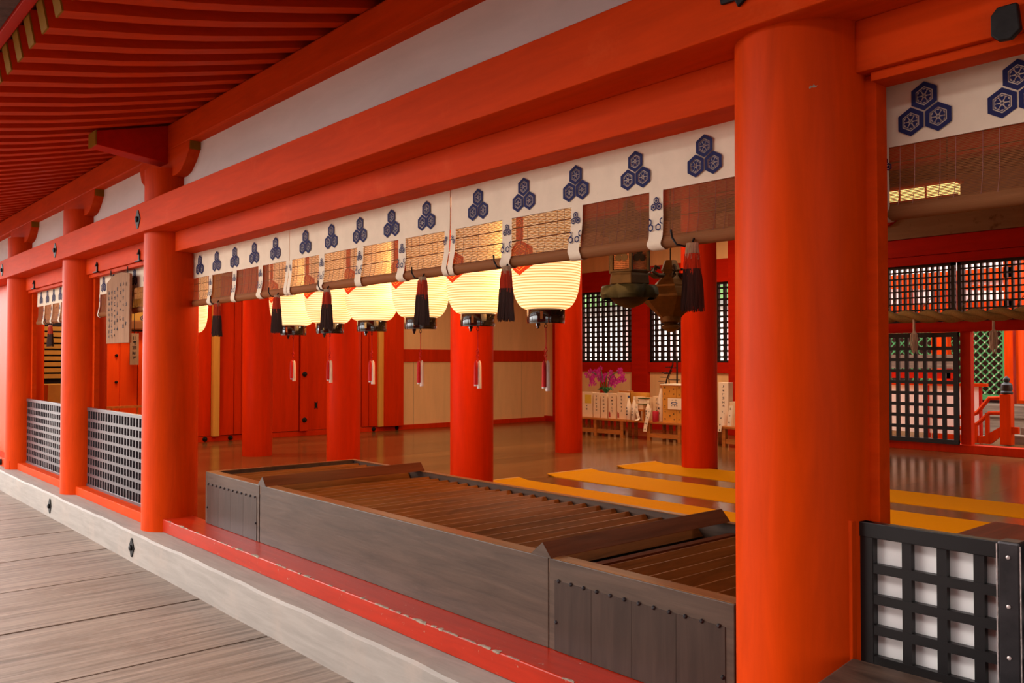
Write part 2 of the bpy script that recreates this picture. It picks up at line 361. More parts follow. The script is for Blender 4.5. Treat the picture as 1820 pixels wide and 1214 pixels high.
bm = bmesh.new(); prism(bm, [(-16, .881, 3.19), (-16, .45, 3.15), (-16, .40, 3.49), (-16, .881, 3.62)], (17.6, 0, 0))
tag(obj('roof_edge', bm, 'bark_roof'), 'grey brown bark roof edge in the top left corner', 'roof')
struct('ceiling', B((-16.5, 6, .7, 2.45, 3.80, 3.86)), 'sheathing')
# ------------------------------------------------------------------ bottom rails, low lattice fences
tag(obj('threshold', B((-6.72, -1.2, 2.31, 2.543, S+.001, .328)), 'vermilion_worn', bevel=.006), 'worn red threshold board with chipped edge in front of the offering box', 'threshold')
bm = bmesh.new(); x = -6.7
while x < -1.25:
    L = random.uniform(.02, .14); d = random.uniform(.002, .010)
    if random.random() < .62:
        n_ = 5; top = [(x+L*k/n_, 2.3085+ (0 if k in (0, n_) else d*random.uniform(.5, 2.2))) for k in range(n_+1)]
        pts = [(px, 2.3085, .3285) for px, py in top] + [(px, py+.004, .3288) for px, py in top[::-1]]
        vs = [bm.verts.new(p) for p in pts]; bm.faces.new(vs)
        lo_ = [bm.verts.new((px, 2.3092, .3285-d*random.uniform(.4, 1.2))) for px, py in top]
        for k in range(n_): bm.faces.new((vs[k], vs[k+1], lo_[k+1], lo_[k]))
    x += L+random.uniform(0, .05)
for v in bm.verts: v.co.y -= .0005
th = [o for o in C.objects if o.name == 'threshold'][0]
obj('chipped_edge', bm, 'chipped_edge', th, label='bare wood showing along the chipped edge')
for (a, b_, lb) in ((COLX[2]+.1, COLX[1]-.15, 'red bottom rail under the wider black lattice fence left of the lantern bay'), (COLX[3]+.2, COLX[2]-.15, 'red bottom rail under the leftmost lattice fence')):
    tag(obj('bottom_rail', B((a, b_, 2.31, 2.50, S, .31)), 'vermilion_beam', bevel=.006), lb, 'rail')
def lattice(name, lb, cat, x0, x1, z0, z1, y, px, pz, bw, bh, depth, fr, mt, back=None, backy=.03, frame=None, grp=None):
    t_ = thing(name, lb, cat, ((x0+x1)/2, y, z0), grp)
    frame = frame or mt
    obj('frame', B((x0, x0+fr, y, y+depth, z0, z1), (x1-fr, x1, y, y+depth, z0, z1), (x0, x1, y-.003, y+depth, z1-fr, z1), (x0, x1, y-.003, y+depth, z0, z0+fr)), frame, t_, bevel=.002)
    bm = bmesh.new(); nx_ = round((x1-x0-2*fr)/px); px = (x1-x0-2*fr)/nx_
    for k in range(1, nx_):
        x = x0+fr+k*px; box(bm, x-bw/2, x+bw/2, y+.004, y+depth-.004, z0+fr*.5, z1-fr*.5)
    nz_ = round((z1-z0-2*fr)/pz); pz = (z1-z0-2*fr)/nz_
    for k in range(1, nz_):
        z = z0+fr+k*pz; box(bm, x0+fr*.5, x1-fr*.5, y+.002, y+depth-.006, z-bh/2, z+bh/2)
    obj('bars', bm, mt, t_)
    if back: obj('backing_board', B((x0+.01, x1-.01, y+depth+backy*.2, y+depth+backy*.2+.008, z0+.01, z1-.01)), back, t_)
    return t_
lattice('lattice_fence', 'low black lattice fence in the bay under the notice board', 'fence', -9.27+.09, -7.07, .305, 1.07, 2.40, .079, .083, .022, .028, .03, .032, 'lattice_grey', 'dark_board')
lattice('lattice_fence', 'low black lattice fence in the leftmost bay', 'fence', -11.80, -9.42, .30, 1.07, 2.40, .079, .083, .022, .028, .03, .032, 'lattice_grey', 'dark_board')
lattice('lattice_fence', 'low black lattice fence with white backing at the lower right', 'fence', -1.235, .9, .30, 1.07, 2.375, .094, .084, .026, .026, .028, .042, 'lattice_black', 'white_panel', .02)
for x, y, lb in ((-9.225, 2.34, 'short red post at the left end of the fence under the notice board'), (-11.84+.0, 2.34, 'short red post at the left end of the leftmost lattice fence'), (-1.262, 2.335, 'short red post with chipped corner beside the nearest column')):
    tag(obj('fence_post', B((x-.028, x+.028, y, y+.07, .31 if x < -2 else S, 1.075)), 'vermilion_post', bevel=.003), lb, 'post')
# clad gate post right
t_ = thing('gate_post', 'dark metal-clad post with bright worn edges at the right edge', 'post', (-.845, 2.30, S))
obj('post_body', B((-.848, -.795, 2.32, 2.374, S, 1.083)), 'clad_metal', t_, bevel=.006)
obj('worn_edge', B((-.8495, -.8470, 2.3185, 2.322, S, 1.075), (-.7960, -.7935, 2.3185, 2.322, S, 1.075)), 'bright_edge', t_)
bm = bmesh.new()
for z in (1.045, .925, .80, .67): lathe(bm, [(.005, 0), (.005, .002), (.002, .003)], 0, 0, 10); 
vs = list(bm.verts); per = len(vs)//4
for i, z in enumerate((1.045, .925, .80, .67)):
    for v in vs[i*per:(i+1)*per]:
        p = v.co.copy(); v.co = Vector((-.822+p.x, 2.3195-p.z, z+p.y))
obj('rivets', bm, 'bright_edge', t_)
# plank bench lower right corner
t_ = thing('plank_bench', 'dark weathered plank bench top in the bottom right corner', 'bench', (-.6, 2.1, S))
bm = bmesh.new(); prism(bm, [(-1.225, 2.315, .66), (-1.19, 2.06, .66), (-1.16, 1.85, .66), (.7, 1.85, .66), (.7, 2.315, .66)], (0, 0, .04)); obj('seat', bm, 'dark_plank', t_, bevel=.008)
for x in (-1.0, .5): obj('leg', B((x, x+.06, 2.22, 2.30, S, .66)), 'dark_plank', t_)
# base block and boards left of the farthest column
tag(obj('base_beam', B((-16, -11.72, 2.24, 2.50, S+.002, .335)), 'vermilion_beam', bevel=.006), 'red base beam under the farthest column at the left edge', 'beam')
bm = bmesh.new(); lathe(bm, [(.04, 0), (.035, .02), (.01, .035)], 0, 0, 12)
for v in bm.verts: p = v.co.copy(); v.co = Vector((-12.15+p.x, 2.238-p.z, .285+p.y))
tag(obj('nail_cover', bm, 'iron', smooth=True), 'round black nail cover on the red base beam at the left edge', 'nail cover')
struct('wall_left', B((-16, -12.42, 2.40, 2.44, .335, 2.51), (-12.40, -12.06, 2.42, 2.46, .335, 2.51)), 'door_red')
# frames (jambs) of small bays
for (a, b_, lb) in ((COLX[2]+.20, COLX[1]-.20, 'thin red frame around the blind behind the notice board'), (COLX[3]+.20, COLX[2]-.20, 'thin red frame around the leftmost blind')):
    t_ = thing('bay_frame', lb, 'frame', ((a+b_)/2, 2.45, .31))
    obj('jamb', B((a, a+.06, 2.440, 2.49, .311, 2.357)), 'vermilion_beam', t_, bevel=.003)
    obj('jamb', B((b_-.06, b_, 2.440, 2.49, .311, 2.357)), 'vermilion_beam', t_, bevel=.003)
    obj('head_rail', B((a, b_, 2.40, 2.45, 2.325, 2.3575)), 'vermilion_beam', t_, bevel=.003)
t_ = thing('bay_frame', 'thin red frame around the blind right of the nearest column', 'frame', (-.2, 2.45, .31))
obj('jamb', B((-1.245, -1.196, 2.425, 2.49, .331, 2.357)), 'vermilion_beam', t_, bevel=.003)
obj('head_rail', B((-1.2, .9, 2.40, 2.49, 2.33, 2.3575)), 'vermilion_beam', t_, bevel=.003)

# ------------------------------------------------------------------ bamboo blinds
def hexpts(cx, cz, r): return [(cx+r*math.sin(PI/3*k), cz+r*math.cos(PI/3*k)) for k in range(6)]
def ring_poly(bm, A_, B_, y):
    a = [bm.verts.new((x, y, z)) for x, z in A_]; b_ = [bm.verts.new((x, y, z)) for x, z in B_]; n = len(a)
    for i in range(n): bm.faces.new((a[i], a[(i+1) % n], b_[(i+1) % n], b_[i]))
def crest_bm(cx, cz, y, r, detail=True, sel=(0, 1, 2), clip=None, ax='x'):
    """three hexagon flower crest; r = hexagon radius"""
    bm = bmesh.new(); dd = r*1.06
    cs = [(cx, cz+dd), (cx-dd*.866, cz-dd*.5), (cx+dd*.866, cz-dd*.5)]
    for i in sel:
        hx, hz = cs[i]
        ring_poly(bm, hexpts(hx, hz, r), hexpts(hx, hz, r*.66), y)
        if detail:
            ring_poly(bm, hexpts(hx, hz, r*.58), hexpts(hx, hz, r*.53), y)
            for k in range(6):
                a = PI/3*k; px, pz = math.sin(a), math.cos(a); qx, qz = pz, -px
                pts = [(.12, 0), (.20, .07), (.34, .17), (.46, .13), (.41, 0), (.46, -.13), (.34, -.17), (.20, -.07)]
                bm.faces.new([bm.verts.new((hx+r*(u*px+v*qx), y, hz+r*(u*pz+v*qz))) for u, v in pts])
            ring_poly(bm, hexpts(hx, hz, r*.09), hexpts(hx, hz, r*.04), y)
        else:
            bm.faces.new([bm.verts.new((x, y, z)) for x, z in hexpts(hx, hz, r*.38)])
    return bm
BPROF = [(.002, 2.172), (.000, 2.10), (-.002, 2.05), (-.008, 2.015), (-.017, 1.985)]   # y offset, z of the hanging mat
RC, RR = (.004, 1.970), .025                                                          # roll centre (y offset, z) and radius
def blind(label, x0, x1, yk, crests, straps, hooks, half=None, cr=.0415, topz=2.375, group=None, detail=True):
    t_ = thing('bamboo_blind', label, 'blind', ((x0+x1)/2, yk, 1.94), group)
    # header cloth
    bm = bmesh.new(); n_ = 40; r_ = []
    for k in range(n_+1):
        x = x0+(x1-x0)*k/n_; q = .0018*math.sin(x*9)+.001*math.sin(x*23)
        r_.append([bm.verts.new(p) for p in ((x, yk+q*.4, topz), (x, yk+q, 2.26), (x, yk+q*.6-.001, 2.163), (x, yk+q*.6+.004, 2.163), (x, yk+q+.004, 2.26), (x, yk+.004+q*.4, topz))])
    for a, b_ in zip(r_, r_[1:]):
        for j in range(6): bm.faces.new((a[j], a[(j+1) % 6], b_[(j+1) % 6], b_[j]))
    bm.faces.new(r_[0]); bm.faces.new(r_[-1][::-1])
    cl = obj('header_cloth', bm, 'cloth', t_, smooth=True)
    for cx in crests:
        obj('crest', crest_bm(cx, 2.248, yk-.0045, cr, detail), 'navy_print', cl)
    # bamboo mat of thin sticks
    bm = bmesh.new(); pts = []
    z = 2.165
    def yo(z):
        for (ya, za), (yb, zb) in zip(BPROF, BPROF[1:]):
            if zb <= z <= za: return ya+(yb-ya)*(za-z)/(za-zb)
        return BPROF[-1][0] if z < BPROF[-1][1] else BPROF[0][0]
    while z > 1.988:
        y = yk+.006+yo(z); box(bm, x0+.012, x1-.012, y, y+.0022, z-.0028, z); z -= .0044
    # two heavier battens inside
    for zz in (2.12, 2.065): box(bm, x0+.012, x1-.012, yk+.012+yo(zz), yk+.016+yo(zz), zz-.004, zz)
    obj('bamboo_sticks', bm, 'bamboo', t_)
    # rolled part
    bm = bmesh.new()
    for k in range(17):
        a = PI*(.80-1.42*k/16); 
    sg = 20; ra, rb = [], []
    for k in range(sg):
        a = 2*PI*k/sg; rr_ = RR*(1+.03*math.sin(3*a))
        ra.append(bm.verts.new((x0+.006, yk+RC[0]+.006+rr_*math.cos(a), RC[1]+rr_*math.sin(a)))); rb.append(bm.verts.new((x1-.006, yk+RC[0]+.006+rr_*math.cos(a), RC[1]+rr_*math.sin(a))))
    for k in range(sg): bm.faces.new((ra[k], ra[(k+1) % sg], rb[(k+1) % sg], rb[k]))
    bm.faces.new(ra[::-1]); bm.faces.new(rb)
    obj('rolled_hem', bm, 'bamboo', t_, smooth=True)
    bm = bmesh.new(); x = x0+.05; j = 0
    while x < x1-.03:
        for (ya, za), (yb, zb) in zip(BPROF, BPROF[1:]): 
            pass
        tube(bm, [(x, yk+.0052+ya, za) for ya, za in BPROF], .0009, 4)
        x += .043 if j % 2 == 0 else .072; j += 1
    obj('binding_threads', bm, 'thread', t_)
    # cloth straps running down and round the roll
    path = [(-.004, 2.165), (-.005, 2.10), (-.007, 2.05), (-.013, 2.015)]
    path += [(RC[0]+.004+(RR+.005)*math.cos(a), RC[1]+(RR+.005)*math.sin(a)) for a in [PI*(.84+.085*k) for k in range(12)]]
    for (cx, wd) in straps:
        bm = bmesh.new(); a_, b_ = [], []
        for i, (y, z) in enumerate(path):
            sk = .004*math.sin(i*.9+cx*7)
            a_.append(bm.verts.new((cx-wd/2+sk, yk+y, z))); b_.append(bm.verts.new((cx+wd/2+sk, yk+y, z)))
        for i in range(len(path)-1): bm.faces.new((a_[i], a_[i+1], b_[i+1], b_[i]))
        st = obj('strap', bm, 'cloth', t_, smooth=True)
        sr = .0145
        if wd > .05:
            b1 = crest_bm(cx, 2.110, yk-.0085, sr, False)
            for s_, sl in ((-1, (0, 2)), (1, (0, 1))):
                hx, hz = cx+s_*wd/2, 2.038
                cs = [(hx-s_*.001, hz+sr*.6), (hx-s_*sr*1.05, hz-sr*1.0)]
                for q, (ax_, az_) in enumerate(cs):
                    P = [(x_, z_) for x_, z_ in hexpts(ax_, az_, sr)]
                    P2 = [(x_, z_) for x_, z_ in hexpts(ax_, az_, sr*.62)]
                    lim = cx+s_*wd/2
                    cl_ = lambda v_: min(v_, lim) if s_ > 0 else max(v_, lim)
                    P = [(cl_(x_), z_) for x_, z_ in P]; P2 = [(cl_(x_), z_) for x_, z_ in P2]
                    yy = -.0125 if q == 0 else -.0195
                    ring_poly(b1, P, P2, yk+yy)
            obj('small_crest', b1, 'navy_print', st)
        else:
            obj('small_crest', crest_bm(cx, 2.110, yk-.0085, sr*.8, False, sel=(0, 2) if cx < (x0+x1)/2 else (0, 1)), 'navy_print', st)
    for hx in hooks:
        bm = bmesh.new(); tube(bm, [(hx-.045, yk-.05, 2.00), (hx-.035, yk-.055, 1.97), (hx-.02, yk-.05, 1.945), (hx, yk-.03, 1.938), (hx+.012, yk-.01, 1.942)], .004)
        obj('hook', bm, 'iron', t_, smooth=True)
    return t_
YK = 2.53
for i, (xa, lb) in enumerate(((-3.382, 'crested bamboo blind nearest the big column, rightmost of the lantern bay'), (-5.088, 'middle crested bamboo blind of the lantern bay'), (-6.79, 'crested bamboo blind at the left end of the lantern bay'))):
    xb = xa+1.70
    blind(lb, xa+.002, xb-.002, YK, [xa+.216+.3225*k for k in range(5)], [(xa+.022, .04), (xa+.43, .066), (xa+.865, .066), (xa+1.29, .066), (xb-.022, .04)], [[-1.945, -2.95], [-3.60, -4.575], [-5.235, -6.20]][i])
blind('crested bamboo blind right of the nearest column', -1.232, .42, 2.535, [-1.106+.247*k for k in range(6)], [(-1.222, .03), (-.80, .066), (-.37, .066)], [-.6], cr=.0425)
blind('crested bamboo blind behind the notice board', -8.99, -7.12, 2.475, [-8.85+.305*k for k in range(6)], [(-8.97, .03), (-8.45, .066), (-7.98, .066), (-7.62, .066)], [-8.15], topz=2.345)
blind('crested bamboo blind in the leftmost bay', -11.50, -9.55, 2.475, [-11.30+.285*k for k in range(6)], [(-11.15, .06), (-10.80, .06), (-10.45, .06), (-10.1, .06)], [-10.85], topz=2.345)

# ------------------------------------------------------------------ hair tassels
def strands(bm, n_, z0, z1, f0, f1, ra, rb, jag, rnd):
    for k in range(n_):
        a = rnd.uniform(0, 2*PI); q = math.sqrt(rnd.uniform(.45, 1.08)); w0 = rnd.uniform(.0014, .0026); ph = rnd.uniform(0, 6)
        zb = z1-(rnd.uniform(0, jag)); pts = []
        for i in range(5):
            u = i/4; z = z0+(zb-z0)*u; g = f0+(f1-f0)*u
            rr_ = (ra+(rb-ra)*g**.8)*q; pts.append((rr_*math.cos(a)+.0015*math.sin(ph+u*5), rr_*math.sin(a)*.8+.0015*math.cos(ph+u*4), z))
        tube(bm, pts, w0, 3, w0*.7)
def tassel(label, loc, white=.2, group='hair tassels under the blinds'):
    rnd = random.Random(int(abs(loc[0])*1000)); t_ = thing('hair_tassel', label, 'tassel', loc, group)
    L = .225; x, y, z = loc; zt = z+L
    segs = [('white_hair', 'hair_white', 0, white), ('red_hair', 'hair_red', white, .45), ('dark_hair', 'hair_dark', .45, 1.0)]
    ln = rnd.uniform(-.008, .008)
    for nm, mt, f0, f1 in segs:
        bm = bmesh.new()
        ra, rb = .020, .043
        R_ = lambda g: ra+(rb-ra)*g**.8
        pr_ = [(R_(f0+(f1-f0)*k/4)*.70, L*(1-f0-(f1-f0)*k/4)) for k in range(5)]
        lathe(bm, pr_[::-1], 0, 0, 20)
        for v in bm.verts: v.co.y *= .8
        strands(bm, 230 if nm == 'dark_hair' else 130, L*(1-f0)+(.0 if f0 == 0 else .016*rnd.random()), L*(1-f1), f0, f1, ra, rb, (.022 if nm == 'dark_hair' else .018), rnd)
        for v in bm.verts: v.co.x += ln*(1-v.co.z/L); v.co += Vector(loc)
        obj(nm, bm, mt, t_)
    bm = bmesh.new(); tube(bm, [(x, y, zt-.004), (x, y+.01, zt+.015), (x, y+.03, zt+.03)], .004); obj('cord', bm, 'iron', t_)
    return t_
for x, lb, wh in ((-1.915, 'white, red and black hair tassel nearest the big column', .2), (-2.935, 'hair tassel hanging before the rightmost glowing lantern', .12),
              (-3.585, 'hair tassel between the second and third lanterns from the right', .10), (-4.558, 'hair tassel hanging in front of the fifth lantern from the right', .10),
              (-5.215, 'hair tassel at the left side of the leftmost glowing lantern', .06), (-6.185, 'small hair tassel by the left column, away from the lanterns', .06)):
    tassel(lb, (x, 2.505, 1.722), wh)
tassel('hair tassel below the wooden notice board', (-8.10, 2.44, 1.722), .06)
tassel('hair tassel under the leftmost blind', (-10.72, 2.44, 1.70), .06)

# ------------------------------------------------------------------ paper lanterns
LB = 1.737; YL = 3.5
lt = thing('paper_lantern', 'x', 'lantern', (0, YL, LB), 'glowing paper lanterns')
def lrad(z):     # barrel profile, z above base bottom
    h0, h1 = .092, .90; u = (z-h0)/(h1-h0)
    return .108+(.207-.108)*(max(0, 1-abs(2*u-1)**4.2))**.5 if 0 < u < 1 else .108
bm = bmesh.new(); prf = []
for k in range(49):
    u = k/48; uu = .5-.5*math.cos(PI*u); z = .092+.808*uu; prf.append((lrad(z), LB+z))
lathe(bm, prf, 0, YL, 48); obj('paper_shade', bm, 'lantern_paper', lt, smooth=True)
bm = bmesh.new(); lathe(bm, [(.098, LB+.008), (.110, LB+.008), (.112, LB+.02), (.112, LB+.094), (.108, LB+.10), (.09, LB+.10)], 0, YL, 40)
obj('base_ring', bm, 'lacquer', lt, smooth=True)
bm = bmesh.new(); lathe(bm, [(.109, LB+.89), (.115, LB+.90), (.115, LB+.95), (.10, LB+.96)], 0, YL, 32); obj('top_ring', bm, 'lacquer', lt, smooth=True)
bm = bmesh.new()
for k in range(4):
    a = .6+PI/2*k; x_, y_ = .1135*math.cos(a), .1135*math.sin(a)
    vs0 = len(bm.verts); box(bm, -.008, .008, -.001, .001, LB+.03, LB+.075); bm.verts.ensure_lookup_table()
    for v in bm.verts[vs0:]:
        p = v.co.copy(); v.co = Vector((x_-math.sin(a)*p.x+math.cos(a)*p.y, YL+y_+math.cos(a)*p.x+math.sin(a)*p.y, p.z))
obj('gold_fitting', bm, 'brass', lt)
bm = bmesh.new(); lathe(bm, [(.004, LB-.022), (.008, LB-.018), (.008, LB-.006), (.014, LB-.004), (.014, LB+.010)], -.035, YL-.03, 10); obj('screw_stub', bm, 'lacquer', lt)
bm = bmesh.new(); tube(bm, [(.012*math.cos(a), YL, LB-.006+.012*math.sin(a)) for a in [2*PI*k/12 for k in range(13)]], .0022, 5); obj('wire_ring', bm, 'iron', lt)
bm = bmesh.new(); tube(bm, [(0, YL, LB-.012), (.002, YL, LB-.10), (0, YL, LB-.145)], .0028)
tube(bm, [(0, YL, LB-.13), (.012, YL, LB-.15), (-.010, YL, LB-.165), (.010, YL, LB-.18), (-.008, YL, LB-.195), (.006, YL, LB-.21)], .004)
tube(bm, [(0, YL, LB-.13), (-.012, YL-.004, LB-.15), (.010, YL-.004, LB-.165), (-.010, YL-.004, LB-.18), (.008, YL-.004, LB-.20)], .003)
obj('red_cord', bm, 'cord_red', lt, smooth=True)
for nm, mt, dx, dy, z1 in (('white_tassel', 'cord_white', -.010, -.004, -.375), ('white_tassel', 'cord_white', .013, .004, -.39), ('red_tassel', 'cord_red', .002, -.016, -.365), ('red_tassel', 'cord_red', .0, .016, -.37)):
    bm = bmesh.new(); lathe(bm, [(.0145, LB+z1), (.0125, LB-.25), (.0105, LB-.225), (.004, LB-.21)], dx, YL+dy, 10); obj(nm, bm, mt, lt, smooth=True)
bm = bmesh.new(); tube(bm, [(0, YL, LB+.95), (0, YL, 4.151)], .005); obj('hanging_wire', bm, 'iron', lt)
# red hexagon motif, wrapped on the paper, facing the deck (-y)
def on_paper(pts, off):
    out = []
    for s_, z in pts:
        r_ = lrad(z)+off; a = s_/.2; out.append((r_*math.sin(a), YL-r_*math.cos(a), LB+z))
    return out
def grid_fill(bm, x0, x1, f_lo, f_hi, off, n=10, mz=8):
    cols = []
    for i in range(n+1):
        s_ = x0+(x1-x0)*i/n; lo_, hi_ = f_lo(s_), f_hi(s_)
        cols.append([bm.verts.new(p) for p in on_paper([(s_, lo_+(hi_-lo_)*j/mz) for j in range(mz+1)], off)])
    for a, b_ in zip(cols, cols[1:]):
        for j in range(mz): bm.faces.new((a[j], a[j+1], b_[j+1], b_[j]))
HC, HR = .385, .105
hl = lambda s_: HC-HR+abs(s_)*.577; hh = lambda s_: HC+HR-abs(s_)*.577
bm = bmesh.new(); grid_fill(bm, -.091, .091, hl, hh, .0015, 12, 10); grid_fill(bm, -.030, .030, lambda s_: HC+HR-.01, lambda s_: .84, .0012, 4, 14)
mo = obj('red_motif', bm, 'red_motif', lt, smooth=True)
bm = bmesh.new()
def stroke(bm, pts, off, w_=.003):
    P = [pts[0]]
    for (a, b_) in zip(pts, pts[1:]):
        for j in range(1, 5): P.append((a[0]+(b_[0]-a[0])*j/4, a[1]+(b_[1]-a[1])*j/4))
    Q = on_paper(P, off)
    tube(bm, Q, w_/2, 4)
for rr_ in (.078, .060): stroke(bm, [(rr_*math.sin(PI/3*k), HC+rr_*math.cos(PI/3*k)) for k in range(7)], .0025)
for k in range(6): a = PI/3*k; stroke(bm, [(.012*math.sin(a), HC+.012*math.cos(a)), (.042*math.sin(a), HC+.042*math.cos(a))], .0025, .006)
for k in range(5):
    zz = .56+.055*k; stroke(bm, [(-.02, zz), (.0, zz+.02), (.02, zz), (.02, zz+.03), (0, zz+.045), (-.02, zz+.03)], .0025)
obj('motif_lines', bm, 'motif_gold', mo)
lx = [-3.743+-.6438*k for k in range(6)]
names = ['largest glowing paper lantern, rightmost of the row', 'glowing paper lantern second from the right in the row', 'glowing paper lantern third from the right in the row', 'glowing paper lantern fourth from the right in the row',
         'glowing paper lantern fifth from the right in the row', 'glowing paper lantern leftmost of the visible group of six']
lt.location = (lx[0], YL, LB); lt['label'] = names[0]
for x, nm in zip(lx[1:], names[1:]): dup(lt, (x, YL, LB), nm)
dup(lt, (-9.44, YL, LB), 'sliver of a glowing paper lantern beside the left column')
dup(lt, (-10.08, YL, LB), 'glowing paper lantern beyond the left column, second of the far group')
# point lights added behind the lantern row to brighten the hall
for i, x in enumerate([lx[0]-.32, lx[2]-.32, lx[4]-.32, -9.48, -11.4]):
    d = bpy.data.lights.new('lantern_fill', 'POINT'); d.energy = 18 if x < -11 else 36; d.color = (1, .50, .17); d.shadow_soft_size = .18
    o = bpy.data.objects.new('lantern_fill', d); C.objects.link(o); o.location = (x, YL+.25, LB+.45)
# area lights added to brighten the hall and left door, no fittings modelled
for x, y, z, e, sz in ((-2.6, 6.6, 3.9, 62, 1.2), (-7.5, 7.0, 3.9, 75, 1.5), (-12.2, 8.0, 3.9, 50, 1.2), (-8.5, 10.6, 3.9, 105, 1.2), (-12.6, 3.9, 3.4, 60, .6)):
    d = bpy.data.lights.new('hall_fill', 'AREA'); d.energy = e; d.color = (1, .74, .48); d.size = sz
    o = bpy.data.objects.new('hall_fill', d); C.objects.link(o); o.location = (x, y, z)
t_ = thing('box_lamp', 'bright yellow lit box lamp seen through the right-hand blind', 'lamp', (-2.7, 6.0, 2.60))
obj('glowing_panel', B((-2.96, -2.44, 6.0, 6.12, 2.64, 2.72)), 'lamp_glow', t_)
obj('lamp_frame', B((-2.98, -2.42, 5.99, 6.13, 2.72, 2.74), (-2.98, -2.42, 5.99, 6.13, 2.615, 2.64), (-2.80, -2.79, 5.99, 6.0, 2.64, 2.72), (-2.62, -2.61, 5.99, 6.0, 2.64, 2.72)), 'vermilion_inside', t_)
bm = bmesh.new(); tube(bm, [(-2.9, 6.06, 2.74), (-2.9, 6.06, 4.15)], .006); tube(bm, [(-2.5, 6.06, 2.74), (-2.5, 6.06, 4.15)], .006); obj('hanging_wires', bm, 'iron', t_)

# ------------------------------------------------------------------ offering box
X0, X1, Y0, Y1, ZT = -6.36, -1.742, 2.50, 3.77, .703
ob = thing('offering_box', 'long dark wooden offering box with slatted top behind the red threshold', 'offering box', ((X0+X1)/2, 3.1, ZF))
obj('front_board', B((-5.435, -2.66, Y0, Y0+.04, .328, ZT)), 'box_wood', ob, bevel=.003)
for a, b_, nm in ((X0, -5.445, 'left'), (-2.655, X1, 'right')):
    fp = obj('end_panel', B((a, b_, Y0, Y0+.045, .328, ZT)), 'box_wood', ob, bevel=.003, label='darker riveted panel at the %s end of the front' % nm)
    obj('inset_boards', B(*[(a+.035+i*(b_-a-.07)/4+.0008, a+.035+(i+1)*(b_-a-.07)/4-.0008, Y0-.003, Y0+.01, .331, ZT-.085) for i in range(4)]), 'box_dark', fp)
    bm = bmesh.new(); pos = [(a+.06+(b_-a-.12)*k/11, .618) for k in range(12)]+[(a+.045, .447), (b_-.045, .447)]
    for (x, z) in pos:
        k0 = len(bm.verts); lathe(bm, [(.0085, 0), (.0075, .004), (.004, .007)], 0, 0, 10); bm.verts.ensure_lookup_table()
        for v in bm.verts[k0:]: p = v.co.copy(); v.co = Vector((x+p.x, Y0-.003-p.z, z+p.y))
    obj('rivets', bm, 'clad_metal', fp, smooth=True)
obj('back_board', B((X0, X1, Y1-.04, Y1, ZF, ZT-.004)), 'box_wood', ob, bevel=.003)
obj('side_board', B((X0, X0+.04, Y0+.045, Y1-.04, .330, ZT-.002)), 'box_wood', ob)
obj('side_board', B((X1-.04, X1, Y0+.045, Y1-.04, .330, ZT-.002)), 'box_wood', ob)
obj('rim', B((X0+.003, X1-.003, Y0+.004, Y0+.072, ZT-.060, ZT+.003), (X0+.002, X1-.002, Y1-.05, Y1-.01, ZT-.004, ZT+.001), (X0+.004, X0+.04, Y0+.05, Y1-.05, ZT-.003, ZT+.002)), 'box_rim', ob)
for xr in (-5.39, -2.69):
    bm = bmesh.new(); prism(bm, [(xr-.075, Y0-.004, ZT-.0), (xr, Y0-.004, ZT+.062), (xr+.055, Y0-.004, ZT-.0)], (0, Y1-Y0-.01, 0))
    rg = obj('ridge_board', bm, 'box_ridge', ob, bevel=.003)
    bm = bmesh.new(); prism(bm, [(xr-.073, Y0-.0055, ZT+.001), (xr, Y0-.0055, ZT+.0605), (xr+.053, Y0-.0055, ZT+.001)], (0, .001, 0)); obj('gable_end', bm, 'box_wood', rg)
def slats(xa, xb, n_, dz):
    p_ = (xb-xa)/n_; rs = random.Random(n_+int(xb*100))
    for k in range(n_):
        x = xa+p_*(k+.5); bm = bmesh.new()
        jx, jz = rs.uniform(-.006, .006), rs.uniform(-.004, .003); x += jx
        prism(bm, [(x-p_*.47, Y0+.07, ZT-.092+dz), (x-.003, Y0+.07, ZT-.028+dz+jz), (x+.003, Y0+.07, ZT-.028+dz+jz), (x+p_*.47, Y0+.07, ZT-.092+dz)], (0, Y1-Y0-.115, 0))
        obj('slat', bm, 'box_slat', ob, bevel=.0012)
slats(-6.30, -5.46, 7, .006); slats(-5.30, -2.78, 22, 0); slats(-2.60, -1.79, 7, -.018)
obj('inner_floor', B((X0+.04, X1-.04, Y0+.05, Y1-.04, .40, .42)), 'dark_board', ob)
for xr in (-5.30, -2.60): obj('cross_rail', B((xr-.01, xr+.035, Y0+.05, Y1-.05, ZT-.10, ZT-.045)), 'box_ridge', ob)

# dark table behind right lattice
t_ = thing('offering_table', 'dark brown wooden table behind the lower right lattice fence', 'table', (-.6, 3.7, ZF))
obj('table_top', B((-1.735, .5, 2.75, 4.72, .66, .715)), 'box_ridge', t_, bevel=.004)
for x, y in ((-1.68, 2.8), (-1.68, 4.6), (.4, 2.8), (.4, 4.6)): obj('leg', B((x, x+.07, y, y+.07, ZF, .66)), 'box_dark', t_)

